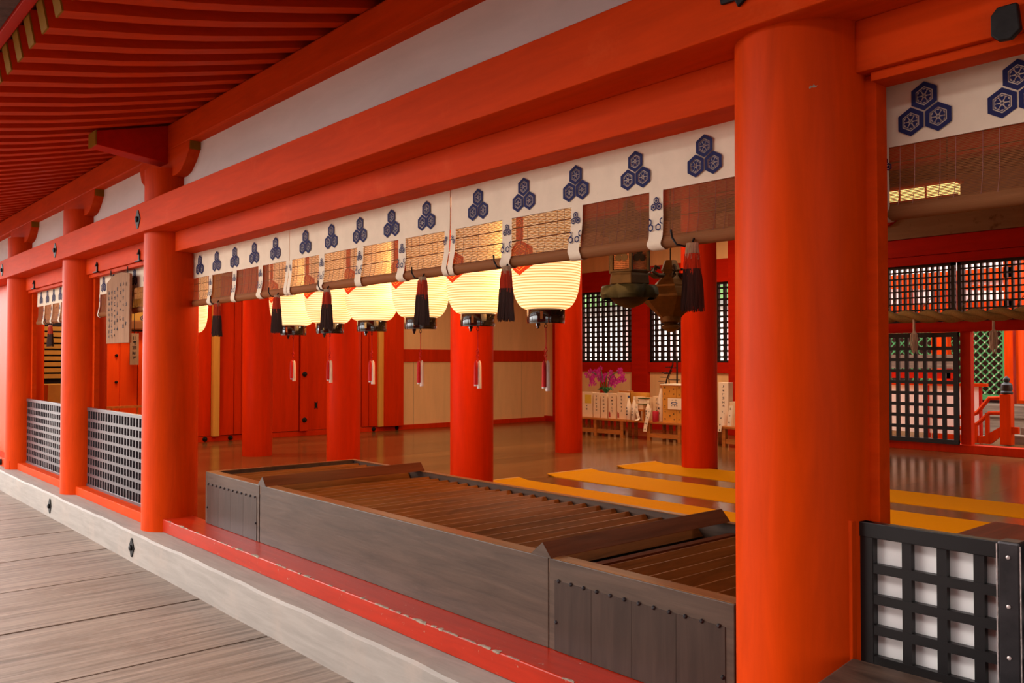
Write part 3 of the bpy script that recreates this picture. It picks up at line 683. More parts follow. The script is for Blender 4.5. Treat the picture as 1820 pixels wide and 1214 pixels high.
# ------------------------------------------------------------------ yellow mats
for i, (ya, yb, lb) in enumerate(((5.60, 6.34, 'long yellow mat nearest the offering box'), (6.76, 7.50, 'middle of the long yellow mats on the hall floor'), (7.93, 8.67, 'long yellow mat farthest back, by the inner columns'))):
    t_ = thing('floor_mat', lb, 'mat', (-3, (ya+yb)/2, ZF), 'yellow mats')
    sk = -.03
    bm = bmesh.new(); n_ = 60; rws = []
    for k in range(n_+1):
        x = -7.22+8.7*k/n_; q = .006*math.sin(x*2.3+i)+.003*math.sin(x*6.1); zz = ZF+.006+(.018 if k == 0 else 0)
        rws.append([bm.verts.new(p) for p in ((x, ya+q+(.04 if k == 0 else 0), ZF+.0005), (x, ya+q+.002, zz), (x, (ya+yb)/2, zz), (x, yb+q, zz), (x, yb+q+.002, ZF+.0005))])
    for a, b_ in zip(rws, rws[1:]):
        for k in range(4): bm.faces.new((a[k], a[k+1], b_[k+1], b_[k]))
    obj('matting', bm, 'mat_yellow', t_)
    obj('hem', B((-7.228, -7.205, ya+.03, yb, ZF+.004, ZF+.026)), 'mat_hem', t_, bevel=.003)

# ------------------------------------------------------------------ inner columns
for x, y, r_, lb in ((-6.57, 5.17, .207, 'inner vermilion column behind the middle of the lantern row'), (-9.05, 5.20, .195, 'inner vermilion column left of the middle, bright orange in lantern light'), (-11.40, 5.20, .202, 'dark inner vermilion column nearest the left one'),
                 (-8.90, 8.77, .194, 'far inner vermilion column right under the largest lantern'), (-6.59, 8.75, .218, 'inner vermilion column behind the bronze lanterns'), (-11.4, 8.77, .195, 'inner vermilion column hidden deep behind the lantern row')):
    bm = bmesh.new(); lathe(bm, [(r_, ZF), (r_, 2.0), (r_-.006, 4.1)], x, y, 48)
    if lb.startswith('inner vermilion column hidden'): bm.free(); continue
    tag(obj('column', bm, 'vermilion_inside', smooth=True), lb, 'column')
# ------------------------------------------------------------------ side wall (x = -13.8)
XW = -13.8
struct('wall_left', B((XW-.1, XW, 2.44, 13.0, ZF-.05, 4.2)), 'cream_board')
bm = bmesh.new()
struct('baseboard_left', B((XW, XW+.04, 2.5, 12.86, ZF, .305)), 'vermilion_inside', bevel=.003)
struct('trim_1', B((XW, XW+.025, 9.10, 12.86, 1.50, 1.735)), 'vermilion_inside')
struct('trim_2', B((XW-.001, XW+.001, 9.44, 9.446, .305, 1.5), (XW-.001, XW+.001, 11.0, 11.006, .305, 1.5), (XW-.001, XW+.001, 12.2, 12.206, .305, 1.5)), 'weathered_wood')
def wthing(name, lb, cat, bm, m, **k): return tag(obj(name, bm, m, **k), lb, cat)
# posts and doors
wthing('wall_post', 'vermilion post beside the cream wall panel', 'post', B((XW, XW+.16, 8.71, 9.11, .305, 4.1)), 'vermilion_inside', bevel=.004)
wthing('wall_post', 'yellow painted post between red panels, by the third lantern tassel', 'post', B((XW, XW+.10, 8.60, 8.71, .305, 4.1)), 'yellow_post')
wthing('wall_post', 'yellow painted post seen beside the left column', 'post', B((XW, XW+.12, 5.49, 5.595, .305, 4.1)), 'yellow_post')
def door(lb, ya, yb, seams=(), st='vermilion_inside', dep=.05):
    t_ = thing('red_door', lb, 'door', (XW, (ya+yb)/2, .305)); e = [ya]+list(seams)+[yb]
    obj('door_leaf', B(*[(XW, XW+dep+(.012 if i % 2 else 0), a+.004, b_-.004, .312, 2.9) for i, (a, b_) in enumerate(zip(e, e[1:]))]), st, t_, bevel=.004)
    return t_
door('red panel left of the narrow yellow post', 5.10, 5.49, dep=.04)
door('orange lit red door panel right of the narrow yellow post', 5.60, 6.42, (5.86, 5.98), dep=.06)
door('red door panel between the two leftmost inner columns', 6.44, 7.03, dep=.05)
d2 = door('red door with black iron fitting behind the lantern tassels', 7.19, 8.27, dep=.035)
door('deep red door panel left of the yellow post', 8.28, 8.60, (8.42,), dep=.05)
t_ = thing('wall_post', 'red door post with two round black studs', 'post', (XW, 7.11, .305))
obj('post_body', B((XW, XW+.09, 7.04, 7.18, .305, 4.1)), 'vermilion_inside', t_, bevel=.004)
def stud_x(bm, x, y, z, r_=.045):
    k0 = len(bm.verts); lathe(bm, [(r_, 0), (r_, .012), (r_*.8, .022), (r_*.45, .024), (r_*.35, .04), (.004, .045)], 0, 0, 12); bm.verts.ensure_lookup_table()
    for v in bm.verts[k0:]: p = v.co.copy(); v.co = Vector((x+p.z, y+p.x, z+p.y))
for z in (1.287, .496): bm = bmesh.new(); stud_x(bm, XW+.09, 7.11, z); obj('stud', bm, 'iron', t_)
bm = bmesh.new(); prism(bm, [(XW+.035, 7.33, .81), (XW+.035, 7.36, .78), (XW+.035, 7.39, .81), (XW+.035, 7.385, .74), (XW+.035, 7.39, .67), (XW+.035, 7.36, .70), (XW+.035, 7.33, .67), (XW+.035, 7.335, .74)], (.008, 0, 0)); obj('keyhole_fitting', bm, 'iron', d2)
for y, lb in ((8.53, 'round black stud on the red baseboard under the third lantern'), (9.036, 'round black stud on the baseboard at the foot of the cream wall'), (5.39, 'round black stud on the baseboard beside the left column'), (5.81, 'round black stud on the baseboard under the orange door panel')):
    bm = bmesh.new(); stud_x(bm, XW+.04, y, .262, .04); wthing('stud', lb, 'stud', bm, 'iron', smooth=True)
wthing('door_lintel', 'red rail above the doors, mostly hidden by the blinds', 'beam', B((XW, XW+.13, 2.6, 12.86, 2.95, 3.3)), 'vermilion_deep')
# far left bays
t_ = thing('red_door', 'pale red door with seams seen under the notice board', 'door', (XW, 4.2, .305))
obj('door_leaf', B((XW, XW+.05, 3.86, 4.06, .31, 1.97), (XW, XW+.03, 4.06, 4.085, .31, 1.97), (XW, XW+.05, 4.085, 4.335, .31, 1.97), (XW, XW+.065, 4.345, 4.75, .31, 1.97)), 'door_red', t_, bevel=.003)
for z in (1.6, 1.2): bm = bmesh.new(); stud_x(bm, XW+.05, 4.03, z, .022); obj('stud', bm, 'iron', t_)
wthing('wall_post', 'red post at the left of the bay under the leftmost blind', 'post', B((XW, XW+.06, 3.34, 3.86, .305, 2.9)), 'vermilion_inside')
wthing('black_rail', 'dark rail under the yellow cloth blind deep in the small bay', 'rail', B((XW+.0, XW+.10, 3.86, 4.9, 1.965, 2.0)), 'lattice_black')
t_ = thing('bamboo_blind', 'yellow lit inner blind with crests deep behind the notice board', 'blind', (XW+.2, 4.3, 1.99))
obj('roll', B((XW+.12, XW+.2, 3.86, 4.9, 1.99, 2.13)), 'bamboo', t_, bevel=.02)
obj('header_cloth', B((XW+.14, XW+.16, 3.86, 4.9, 2.13, 2.45)), 'gold_cloth', t_)
bm = crest_bm(0, 0, 0, .045, False)
for v in bm.verts: p = v.co.copy(); v.co = Vector((XW+.162, 4.42+p.x, 2.19+p.z))
bm2 = crest_bm(0, 0, 0, .045, False)
obj('crest', bm, 'navy_print', t_)
for v in bm2.verts: p = v.co.copy(); v.co = Vector((XW+.162, 4.12+p.x, 2.19+p.z))
obj('crest', bm2, 'navy_print', t_)
def glyphs(bm, cols, put, rnd, cell, sw=.16):
    """irregular brushed marks imitating small illegible characters; put(u,v) -> point"""
    for (u, v) in cols:
        for s_ in range(rnd.randint(3, 5)):
            hz = rnd.random() < .5; a = rnd.uniform(-.42, .42); L = rnd.uniform(.25, .45); o_ = rnd.uniform(-.1, .1); w_ = sw*.5
            if hz: q = [(o_-L, a-w_), (o_+L, a-w_+.06), (o_+L, a+w_+.06), (o_-L, a+w_)]
            else: q = [(a-w_, o_-L), (a+w_, o_-L), (a+w_, o_+L), (a-w_, o_+L)]
            bm.faces.new([bm.verts.new(put(u+p*cell, v+r*cell)) for p, r in q])
# hanging wooden sign
t_ = thing('hanging_sign', 'narrow wooden sign with brushed writing hanging deep in the small bay', 'sign', (-13.5, 4.2, 1.45))
obj('sign_board', B((-13.52, -13.50, 4.15, 4.275, 1.46, 1.93)), 'sign_wood', t_)
rnd = random.Random(3); bm = bmesh.new(); glyphs(bm, [(4.2125, 1.86-.075*k) for k in range(5)], lambda u, v: (-13.498, u, v), rnd, .062); obj('writing', bm, 'ink', t_)
bm = bmesh.new(); tube(bm, [(-13.51, 4.21, 1.93), (-13.51, 4.21, 4.151)], .004); obj('cord', bm, 'iron', t_)
wthing('green_curtain_edge', 'thin green strip beside the left column deep in the bay', 'curtain', B((-13.52, -13.50, 4.40, 4.43, ZF, 1.80)), 'green_paint')
t_ = thing('handrail', 'thin brown handrail behind the fence under the notice board', 'handrail', (-13.0, 4.1, ZF))
obj('rail', B((-13.03, -12.99, 3.55, 4.9, .845, .875)), 'bench_wood', t_)
for y in (3.75, 4.1, 4.5): obj('baluster', B((-13.02, -13.0, y, y+.02, ZF, .845)), 'bench_wood', t_)
t_ = thing('slatted_rack', 'stack of yellow horizontal boards seen in the leftmost bay', 'rack', (-13.6, 3.1, 1.25))
for k in range(9): obj('board', B((-13.70, -13.66, 2.7, 3.34, 1.27+.085*k, 1.33+.085*k)), 'gold_cloth', t_)
obj('back_panel', B((-13.79, -13.75, 2.7, 3.34, ZF, 2.1)), 'dark_board', t_)
t_ = thing('draped_table', 'small table draped in ochre cloth in the leftmost bay', 'table', (-13.2, 3.1, ZF))
bm = bmesh.new(); n_ = 24; top, bot = [], []
for k in range(n_):
    a = 2*PI*k/n_; cx_, cy_ = -13.15, 3.08; sx_, sy_ = math.copysign(abs(math.cos(a))**.4, math.cos(a)), math.copysign(abs(math.sin(a))**.4, math.sin(a))
    top.append(bm.verts.new((cx_+.28*sx_, cy_+.22*sy_, 1.20))); q = 1.05+.05*math.sin(5*a*2)
    bot.append(bm.verts.new((cx_+.30*sx_*q, cy_+.24*sy_*q, ZF)))
for k in range(n_): bm.faces.new((top[k], top[(k+1) % n_], bot[(k+1) % n_], bot[k]))
bm.faces.new(top); bm.faces.new(bot[::-1])
obj('drape', bm, 'gold_cloth', t_, smooth=True)

# notice board
t_ = thing('notice_board', 'wooden notice board with columns of small writing before a blind', 'notice board', (-8.12, 2.40, 1.68))
bm = bmesh.new(); prism(bm, [(-8.545, 2.385, 1.68), (-8.545, 2.385, 2.235), (-8.38, 2.385, 2.285), (-8.22, 2.385, 2.302), (-8.06, 2.385, 2.30), (-7.89, 2.385, 2.278), (-7.89, 2.385, 1.68)], (0, .022, 0))
[setattr(v.co, 'x', v.co.x+.10) for v in bm.verts]
obj('board', bm, 'plaque_wood', t_, bevel=.003)
rnd = random.Random(11); cells = []
for j, (z0_, n_, st) in enumerate(((2.19, 3, .17), (2.20, 7, .062), (2.20, 5, .075), (2.16, 6, .07), (2.14, 8, .055), (2.14, 9, .05), (2.14, 9, .05))):
    x = -7.87-.082*j
    for k in range(n_): cells.append((x, z0_-st*k))
bm = bmesh.new(); glyphs(bm, cells, lambda u, v: (u, 2.383, v), rnd, .040); obj('writing', bm, 'ink', t_)
bm = bmesh.new()
for x in (-8.32, -7.85): tube(bm, [(x, 2.39, 2.27), (x+.02, 2.38, 2.30), (x, 2.385, 2.34)], .005)
obj('hanging_hooks', bm, 'iron', t_)

# ------------------------------------------------------------------ rear wall (y = 12.9)
YR = 12.9
struct('wall_back', B((XW, -13.49, YR, YR+.08, ZF, 3.4), (-13.49, -8.6, YR, YR+.08, ZF, 1.30), (XW, -6.38, YR, YR+.08, 3.32, 4.2), (-8.6, -6.38, YR, YR+.08, ZF, 4.2)), 'cream_board')
struct('baseboard_back', B((XW, -6.6, YR-.05, YR, ZF, .33)), 'vermilion_deep')
struct('trim_3', B((-13.5, -6.38, YR-.04, YR+.1, 1.30, 1.487)), 'vermilion_deep')
struct('trim_4', B((-13.5, -6.38, YR-.04, YR+.1, 2.92, 3.33)), 'vermilion_deep')
for x0_, x1_, lb in ((-13.5, -13.25, 'red post in the back corner, hidden by an inner column'), (-11.27, -10.87, 'red post between the two bright lattice windows'), (-9.03, -8.62, 'red post at the right end of the bright lattice windows'), (-6.70, -6.36, 'red post at the left of the rear opening')):
    wthing('wall_post', lb, 'post', B((x0_, x1_, YR-.08, YR+.12, ZF, 4.1)), 'vermilion_deep', bevel=.004)
wthing('wall_stud', 'narrow red stud between cream panels behind the orchid', 'stud', B((-12.15, -11.99, YR-.03, YR, .33, 1.30)), 'vermilion_deep')
def lattice_window(name, x0, x1, z0, z1, px, pz, bw, y):
    o = struct(name, B((x0, x0+.05, y, y+.07, z0, z1), (x1-.05, x1, y, y+.07, z0, z1), (x0, x1, y, y+.07, z0, z0+.04), (x0, x1, y, y+.07, z1-.04, z1)), 'lattice_black')
    bm = bmesh.new(); n_ = round((x1-x0)/px)
    for k in range(1, n_): x = x0+(x1-x0)*k/n_; box(bm, x-bw/2, x+bw/2, y+.004, y+.064, z0, z1)
    n_ = round((z1-z0)/pz)
    for k in range(1, n_): z = z0+(z1-z0)*k/n_; box(bm, x0, x1, y+.01, y+.05, z-bw*.42, z+bw*.42)
    obj('window_lattice', bm, 'lattice_black', o)
    return o
lattice_window('window_1', -13.25, -11.27, 1.487, 2.92, .141, .105, .042, YR)
lattice_window('window_2', -10.87, -9.03, 1.487, 2.92, .141, .105, .042, YR)
# right rear opening
lattice_window('window_3', -6.36, -5.235, 2.075, 2.93, .079, .094, .026, YR)
lattice_window('window_4', -5.20, -3.2, 2.075, 2.93, .079, .094, .026, YR)
struct('wall_back', B((-2.6, 6, YR, YR+.1, ZF, 4.2)), 'cream_board')
struct('trim_5', B((-6.36, 6, YR-.05, YR+.1, 1.935, 2.08)), 'vermilion_deep', bevel=.004)
struct('trim_6', B((-6.36, 6, YR-.06, YR+.12, ZF, .335)), 'vermilion_inside', bevel=.006)
struct('trim_7', B((-6.36, 6, YR-.05, YR+.1, 2.93, 3.06), (-6.36, 6, YR-.08, YR+.1, 3.063, 3.32), (-6.36, 6, YR+.02, YR+.1, 3.32, 4.15)), 'vermilion_deep')
wthing('ceiling_board', 'stained brown board above the rear opening', 'board', B((-6.38, 3, YR-.12, YR-.081, 3.325, 4.149)), 'stained_board')
bm = bmesh.new(); prism(bm, [(-6.36, YR-.20, 3.52), (-6.36, YR-.20, 3.70), (-5.95, YR-.20, 3.70), (-5.98, YR-.20, 3.62), (-6.10, YR-.20, 3.54)], (0, .08, 0))
wthing('bracket_arm', 'dark red carved bracket end high at the rear right', 'bracket', bm, 'vermilion_deep')
wthing('wall_post', 'vermilion post standing in the rear opening at the right', 'post', B((-5.17, -5.03, YR, YR+.12, ZF, 1.935)), 'vermilion_inside', bevel=.004)
wthing('wall_post', 'vermilion post beyond the right edge of the rear opening', 'post', B((-3.2, -2.6, YR, YR+.12, ZF, 3.0)), 'vermilion_inside', bevel=.004)
lattice('lattice_screen', 'black lattice screen standing in the rear opening', 'screen', -6.345, -5.15, .335, 1.925, YR-.13, .132, .155, .05, .048, .05, .065, 'lattice_black')
# rope with hemp tassels
def strand(ph):
    bm = bmesh.new(); pts = []
    for k in range(200):
        u = k/199; x = -6.6+3.6*u; sag = -.045*math.sin(PI*u); a = x*2*PI/.62+ph
        pts.append((x, YR-.42+.042*math.cos(a), 2.185+sag+.042*math.sin(a)))
    tube(bm, pts, .052, 10); return bm
t_ = thing('sacred_rope', 'thick twisted straw rope hanging across the rear lattice', 'rope', (-4.8, YR-.42, 2.1))
obj('strand', strand(0), 'rope_straw', t_, smooth=True); obj('strand', strand(PI), 'rope_straw', t_, smooth=True)
bm = bmesh.new()
for x in (-6.05, -5.55, -5.0, -4.3): tube(bm, [(x, YR-.42, 2.13), (x+.01, YR-.35, 2.28), (x+.02, YR-.10, 2.42)], .006)
obj('tie_cord', bm, 'rope_straw', t_)
for x, lb in ((-5.62, 'pale hemp tassel hanging before the black lattice screen'), (-4.56, 'pale hemp tassel hanging before the green lattice')):
    rnd = random.Random(int(x*100)); t_ = thing('hemp_tassel', lb, 'tassel', (x, YR-.44, 1.62)); y = YR-.44
    bm = bmesh.new(); tube(bm, [(x, y, 2.12), (x, y, 1.92)], .018, 8); obj('stem', bm, 'hemp', t_, smooth=True)
    bm = bmesh.new()
    for k in range(46):
        a = rnd.uniform(0, 2*PI); q = rnd.uniform(.2, 1); h = rnd.uniform(.18, .32)
        tube(bm, [(x, y, 1.95), (x+.045*q*math.cos(a), y+.045*q*math.sin(a), 1.90), (x+.058*q*math.cos(a), y+.055*q*math.sin(a), 1.93-h*.6), (x+.035*q*math.cos(a), y+.035*q*math.sin(a), 1.93-h)], .011, 5, .003)
    obj('fibres', bm, 'hemp', t_)

# ------------------------------------------------------------------ hall ceiling, beams, closing walls
struct('ceiling', B((-16, 6.2, 2.45, 13.3, 4.15, 4.25)), 'ceiling_wood')
struct('wall_right', B((6, 6.1, 2.4, 13.3, 0, 4.2)), 'cream_board')
struct('wall_front', B((1.5, 6.1, 2.40, 2.5, 0, 4.2)), 'cream_board')
struct('wall_front', B((-16, 1.5, 2.60, 2.66, 2.42, 4.2)), 'vermilion_deep')
wthing('cross_beam', 'inner red beam above the first row of inner columns', 'beam', B((XW, 6, 5.08, 5.30, 3.3, 3.6)), 'vermilion_deep')
wthing('cross_beam', 'inner red beam above the second row of inner columns', 'beam', B((XW, 6, 8.66, 8.88, 3.5, 3.8)), 'vermilion_deep')

# ------------------------------------------------------------------ bronze hanging lanterns
def bronze(label, cx, cy, zb, bm_m, foot_m, s_=1.0, rot=.2, roof=True, panel=True):
    t_ = thing('bronze_lantern', label, 'lantern', (cx, cy, zb)); H6 = 6
    def hexring(r_, z): return (r_*s_, zb+z*s_)
    bm = bmesh.new(); lathe(bm, [hexring(.13, .17), hexring(.16, .19), hexring(.155, .25), hexring(.15, .27), hexring(.158, .275), hexring(.158, .29)], cx, cy, 6, True, rot); obj('body_base', bm, bm_m, t_, bevel=.004)
    # corner posts and top band
    bm = bmesh.new()
    for k in range(6):
        a = rot+2*PI*k/6; x_, y_ = cx+.150*s_*math.cos(a), cy+.150*s_*math.sin(a); tube(bm, [(x_, y_, zb+.28*s_), (x_, y_, zb+.50*s_)], .014*s_, 6)
    lathe(bm, [hexring(.158, .49), hexring(.165, .50), hexring(.165, .56), hexring(.10, .60)], cx, cy, 6, True, rot)
    obj('frame', bm, bm_m, t_)
    bm = bmesh.new(); bc = bmesh.new()
    for k in range(6):
        a0, a1 = rot+2*PI*k/6, rot+2*PI*(k+1)/6; p0 = Vector((cx+.142*s_*math.cos(a0), cy+.142*s_*math.sin(a0), 0)); p1 = Vector((cx+.142*s_*math.cos(a1), cy+.142*s_*math.sin(a1), 0))
        e = p1-p0; nrm = Vector((math.cos((a0+a1)/2), math.sin((a0+a1)/2), 0))
        # woven mesh strips
        for j in range(15):
            z = zb+(.295+.0135*j)*s_; q = p0+e*.03; q2 = p0+e*.97; vs = [Vector((q.x, q.y, z)), Vector((q2.x, q2.y, z)), Vector((q2.x, q2.y, z+.005*s_)), Vector((q.x, q.y, z+.005*s_))]; prism(bm, vs, nrm*.003)
        for j in range(15):
            q = p0+e*(.06+.062*j); w_ = e*.022; vs = [Vector((q.x, q.y, zb+.295*s_)), Vector((q.x+w_.x, q.y+w_.y, zb+.295*s_)), Vector((q.x+w_.x, q.y+w_.y, zb+.49*s_)), Vector((q.x, q.y, zb+.49*s_))]; prism(bm, vs, nrm*.003)
        c_ = p0+e*.5; u_ = e.normalized()
        for (du, dz, rr_) in ((0, .028, .026), (-.024, -.014, .026), (.024, -.014, .026)):
            bc.faces.new([bc.verts.new(c_+nrm*.006+u_*(du+rr_*math.cos(2*PI*g/12))*s_+Vector((0, 0, zb+(.39+dz+rr_*math.sin(2*PI*g/12))*s_))) for g in range(12)])
    obj('mesh_panels', bm, 'mesh_brown', t_); obj('crest', bc, bm_m, t_)
    if foot_m:   # flared petal skirt
        bm = bmesh.new(); n_ = 72; rr_ = []
        for (r_, z) in ((.12, .185), (.19, .18), (.215, .15), (.22, .11), (.20, .085)):
            ring = []
            for k in range(n_):
                a = rot+2*PI*k/n_; lob = abs(math.cos(3*a-3*rot)); ring.append(bm.verts.new((cx+(r_*(.90+.12*lob))*s_*math.cos(a), cy+(r_*(.90+.12*lob))*s_*math.sin(a), zb+(z-.035*(1-lob)**2*0+ (.035*(1-lob) if r_ > .2 else 0))*s_)))
            rr_.append(ring)
        for a_, b__ in zip(rr_, rr_[1:]):
            for k in range(n_): bm.faces.new((a_[k], a_[(k+1) % n_], b__[(k+1) % n_], b__[k]))
        sk = obj('petal_skirt', bm, foot_m, t_, smooth=True)
        bm = bmesh.new(); lathe(bm, [hexring(.03, .02), hexring(.10, .05), hexring(.15, .10), hexring(.12, .18)], cx, cy, 24); obj('under_bowl', bm, bm_m, t_, smooth=True)
    if roof:
        bm = bmesh.new(); lathe(bm, [hexring(.24, .56), hexring(.235, .58), hexring(.12, .68), hexring(.05, .74), hexring(.045, .80)], cx, cy, 6, True, rot); obj('roof', bm, bm_m, t_, bevel=.006)
    bm = bmesh.new(); tube(bm, [(cx, cy, zb+.7*s_), (cx, cy, 4.151)], .006); obj('hanging_chain', bm, 'iron', t_)
    return t_
bronze('dark bronze hanging lantern with crest cut panels and flared petal skirt', -4.15, 4.7, 1.885, 'bronze', 'bronze_old', .98, .28)
# second lantern: brown, seen from its roof corners down to the finial
cx, cy, zb = -4.62, 5.75, 1.765
t_ = thing('bronze_lantern', 'golden brown bronze lantern with curled roof behind the hair tassel', 'lantern', (cx, cy, zb))
rot = .35
bm = bmesh.new(); lathe(bm, [(.02, zb), (.07, zb+.03), (.075, zb+.05), (.05, zb+.07), (.085, zb+.085), (.09, zb+.13)], cx, cy, 12); obj('lower_finial', bm, 'bronze_gold', t_, smooth=True)
bm = bmesh.new(); lathe(bm, [(.09, zb+.12), (.25, zb+.27), (.27, zb+.285), (.27, zb+.305)], cx, cy, 6, True, rot); obj('flared_base', bm, 'bronze_gold', t_)
bm = bmesh.new(); lathe(bm, [(.165, zb+.30), (.165, zb+.39)], cx, cy, 6, True, rot); obj('pierced_band', bm, 'bronze_gold', t_)
bm = bmesh.new(); lathe(bm, [(.26, zb+.30), (.18, zb+.36), (.10, zb+.44), (.07, zb+.50), (.085, zb+.52), (.05, zb+.60)], cx, cy, 6, True, rot); obj('roof', bm, 'bronze_gold', t_)
for k in range(6):
    a = rot+PI/3*k; ca, sa = math.cos(a), math.sin(a); bm = bmesh.new()
    tube(bm, [(cx+.07*ca, cy+.07*sa, zb+.47), (cx+.14*ca, cy+.14*sa, zb+.47), (cx+.19*ca, cy+.19*sa, zb+.50), (cx+.16*ca, cy+.16*sa, zb+.54), (cx+.12*ca, cy+.12*sa, zb+.53)], .022, 6, .012); obj('curled_corner', bm, 'bronze', t_, smooth=True)
bm = bmesh.new(); tube(bm, [(cx, cy, zb+.58), (cx, cy, 4.151)], .006); obj('hanging_chain', bm, 'iron', t_)

# ------------------------------------------------------------------ offering benches and gifts (y about 11)
def bench(lb, x0, x1):
    t_ = thing('low_bench', lb, 'bench', ((x0+x1)/2, 11.2, ZF))
    obj('top_board', B((x0, x1, 10.98, 11.5, .495, .528)), 'bench_wood', t_, bevel=.003)
    for x in (x0+.08, (x0+x1)/2, x1-.14): obj('leg', B((x, x+.06, 11.0, 11.06, ZF, .495)), 'bench_wood', t_)
    obj('rail', B((x0+.08, x1-.08, 11.01, 11.05, .27, .34)), 'bench_wood', t_)
    obj('back_slats', B(*[(x, x+.06, 11.42, 11.45, ZF, .495) for x in [x0+.06+.14*k for k in range(int((x1-x0-.1)/.14))]]), 'bench_wood', t_)
bench('low wooden bench at the left, under pale gift boxes', -11.3, -9.78); bench('low wooden bench under the stacked cartons', -9.42, -8.0); bench('low wooden bench at the right, seen between two columns', -7.95, -6.9)
wthing('bench_shelf', 'plank bridging the gap between the two low benches', 'shelf', B((-9.775, -9.425, 11.0, 11.45, .497, .528)), 'bench_wood')
BT = .529
def gift(lb, x0, x1, z1, y0=11.05, dy=.10, m='paper_box', marks=True, red=False, z0=BT, grp=None):
    t_ = thing('gift_box', lb, 'box', ((x0+x1)/2, y0+dy/2, z0), grp)
    obj('carton', B((x0, x1, y0, y0+dy, z0, z1)), m, t_, bevel=.002)
    if marks:
        rnd = random.Random(int(abs(x0)*997)); bm = bmesh.new(); xm = (x0+x1)/2; n_ = max(2, int((z1-z0)/.07))
        glyphs(bm, [(xm, z1-.06-.06*k) for k in range(n_-1)], lambda u, v: (u, y0-.001, v), rnd, .04); obj('writing', bm, 'ink', t_)
    if red:
        bm = bmesh.new(); bm.faces.new([bm.verts.new(p) for p in ((x0+.01, y0-.0015, z0+.02), (x0+.05, y0-.0015, z0+.02), (x0+.045, y0-.0015, z0+.10), (x0+.01, y0-.0015, z0+.12))]); obj('red_print', bm, 'print_red', t_)
    return t_
g = gift('wide cream gift box with a yellow label, at the left end', -10.90, -10.62, .965); obj('yellow_label', B((-10.80, -10.65, 11.047, 11.05, .77, .92)), 'paper_yellow', g)
gift('slim pale gift box beside the yellow labelled one', -10.60, -10.45, .955); gift('slim pale gift box third from the left', -10.42, -10.28, .95)
gift('tall gift box with red corner print, fourth from the left', -10.24, -10.07, .955, red=True); gift('broad pale gift box left of the bottles', -10.04, -9.84, .975, red=True)
gift('red topped pale gift box behind the bottles', -9.79, -9.62, .91, 11.2, red=True); gift('red trimmed box right of the second bottle', -9.60, -9.46, .90, 11.22)
def bottle(lb, x, z1, y=11.06, r_=.048, cap='bottle_cap', m='bottle_pale', z0=BT):
    t_ = thing('sake_bottle', lb, 'bottle', (x, y, z0)); h = z1-z0; bm = bmesh.new()
    lathe(bm, [(r_*.9, z0), (r_, z0+.01), (r_, z0+h*.55), (r_*.8, z0+h*.66), (r_*.42, z0+h*.80), (r_*.30, z0+h*.86), (r_*.30, z0+h*.94)], x, y, 20); obj('body', bm, m, t_, smooth=True)
    bm = bmesh.new(); lathe(bm, [(r_*.36, z0+h*.91), (r_*.36, z1), (r_*.2, z1+.002)], x, y, 12); obj('cap', bm, cap, t_, smooth=True)
    bm = bmesh.new(); rnd = random.Random(int(abs(x)*91)); glyphs(bm, [(x, z0+h*(.48-.13*k)) for k in range(3)], lambda u, v: (u, y-r_-.001, v), rnd, .04); obj('label_writing', bm, 'ink', t_)
bottle('pale sake bottle with blue cap', -9.785, .93); bottle('pale sake bottle with white cap', -9.665, .92, cap='paper_white'); 
bottle('pale bottle behind the hanging paper strip', -9.36, .86, cap='paper_white'); bottle('tall wrapped sake bottle beside the cartons', -9.14, 1.13, 11.12, .062, cap='bench_wood')
t_ = thing('offering_stand', 'small wooden stand carrying the green rimmed cube', 'stand', (-9.50, 11.07, BT))
obj('tray', B((-9.60, -9.42, 11.0, 11.14, .69, .715)), 'bench_wood', t_); obj('leg', B((-9.46, -9.43, 11.03, 11.11, BT, .69)), 'bench_wood', t_); obj('leg', B((-9.59, -9.56, 11.03, 11.11, BT, .69)), 'bench_wood', t_)
t_ = thing('gift_cube', 'green rimmed white cube on the small stand', 'box', (-9.49, 11.07, .716)); obj('carton', B((-9.56, -9.43, 11.01, 11.13, .716, .80)), 'paper_box', t_)
t_ = thing('gift_cube', 'green rimmed white cube stacked on top of another box', 'box', (-9.46, 11.07, .801)); obj('carton', B((-9.52, -9.40, 11.01, 11.13, .801, .90)), 'paper_white', t_); obj('green_rim', B((-9.53, -9.39, 11.0, 11.14, .89, .905), (-9.53, -9.39, 11.0, 11.14, .798, .812)), 'green_dark', t_)
gift('dark green trimmed gift box behind the cube', -9.42, -9.25, .93, 11.25, m='paper_box')
wthing('red_can', 'small dark red can beside the cartons', 'can', (lambda b_: (lathe(b_, [(.05, BT), (.052, BT+.01), (.052, .69), (.045, .70)], -9.17, 11.02, 16), b_)[1])(bmesh.new()), 'can_red', smooth=True)
def strip(lb, pts, wd=.055):
    bm = bmesh.new(); a_, b_ = [], []
    for x, y, z in pts: a_.append(bm.verts.new((x-wd/2, y, z))); b_.append(bm.verts.new((x+wd/2, y, z)))
    for i in range(len(pts)-1): bm.faces.new((a_[i], a_[i+1], b_[i+1], b_[i]))
    t_ = thing('paper_strip', lb, 'paper strip', (pts[-1][0], pts[-1][1], pts[-1][2])); obj('paper', bm, 'paper_white', t_)
    bm = bmesh.new(); rnd = random.Random(int(abs(pts[0][0])*77)); P = [Vector(p) for p in pts]; cs = []
    for i in range(len(P)-1): cs.append((P[i]+P[i+1])/2)
    for c_ in cs: glyphs(bm, [(c_.x, c_.z)], lambda u, v: (u, c_.y-.006, v), rnd, .03)
    obj('writing', bm, 'ink', t_)
strip('written paper strip curling down from the small stand', [(-9.56, 10.995, .80), (-9.55, 10.99, .70), (-9.52, 10.985, .62), (-9.49, 10.98, .56), (-9.53, 10.95, .532)], .06)
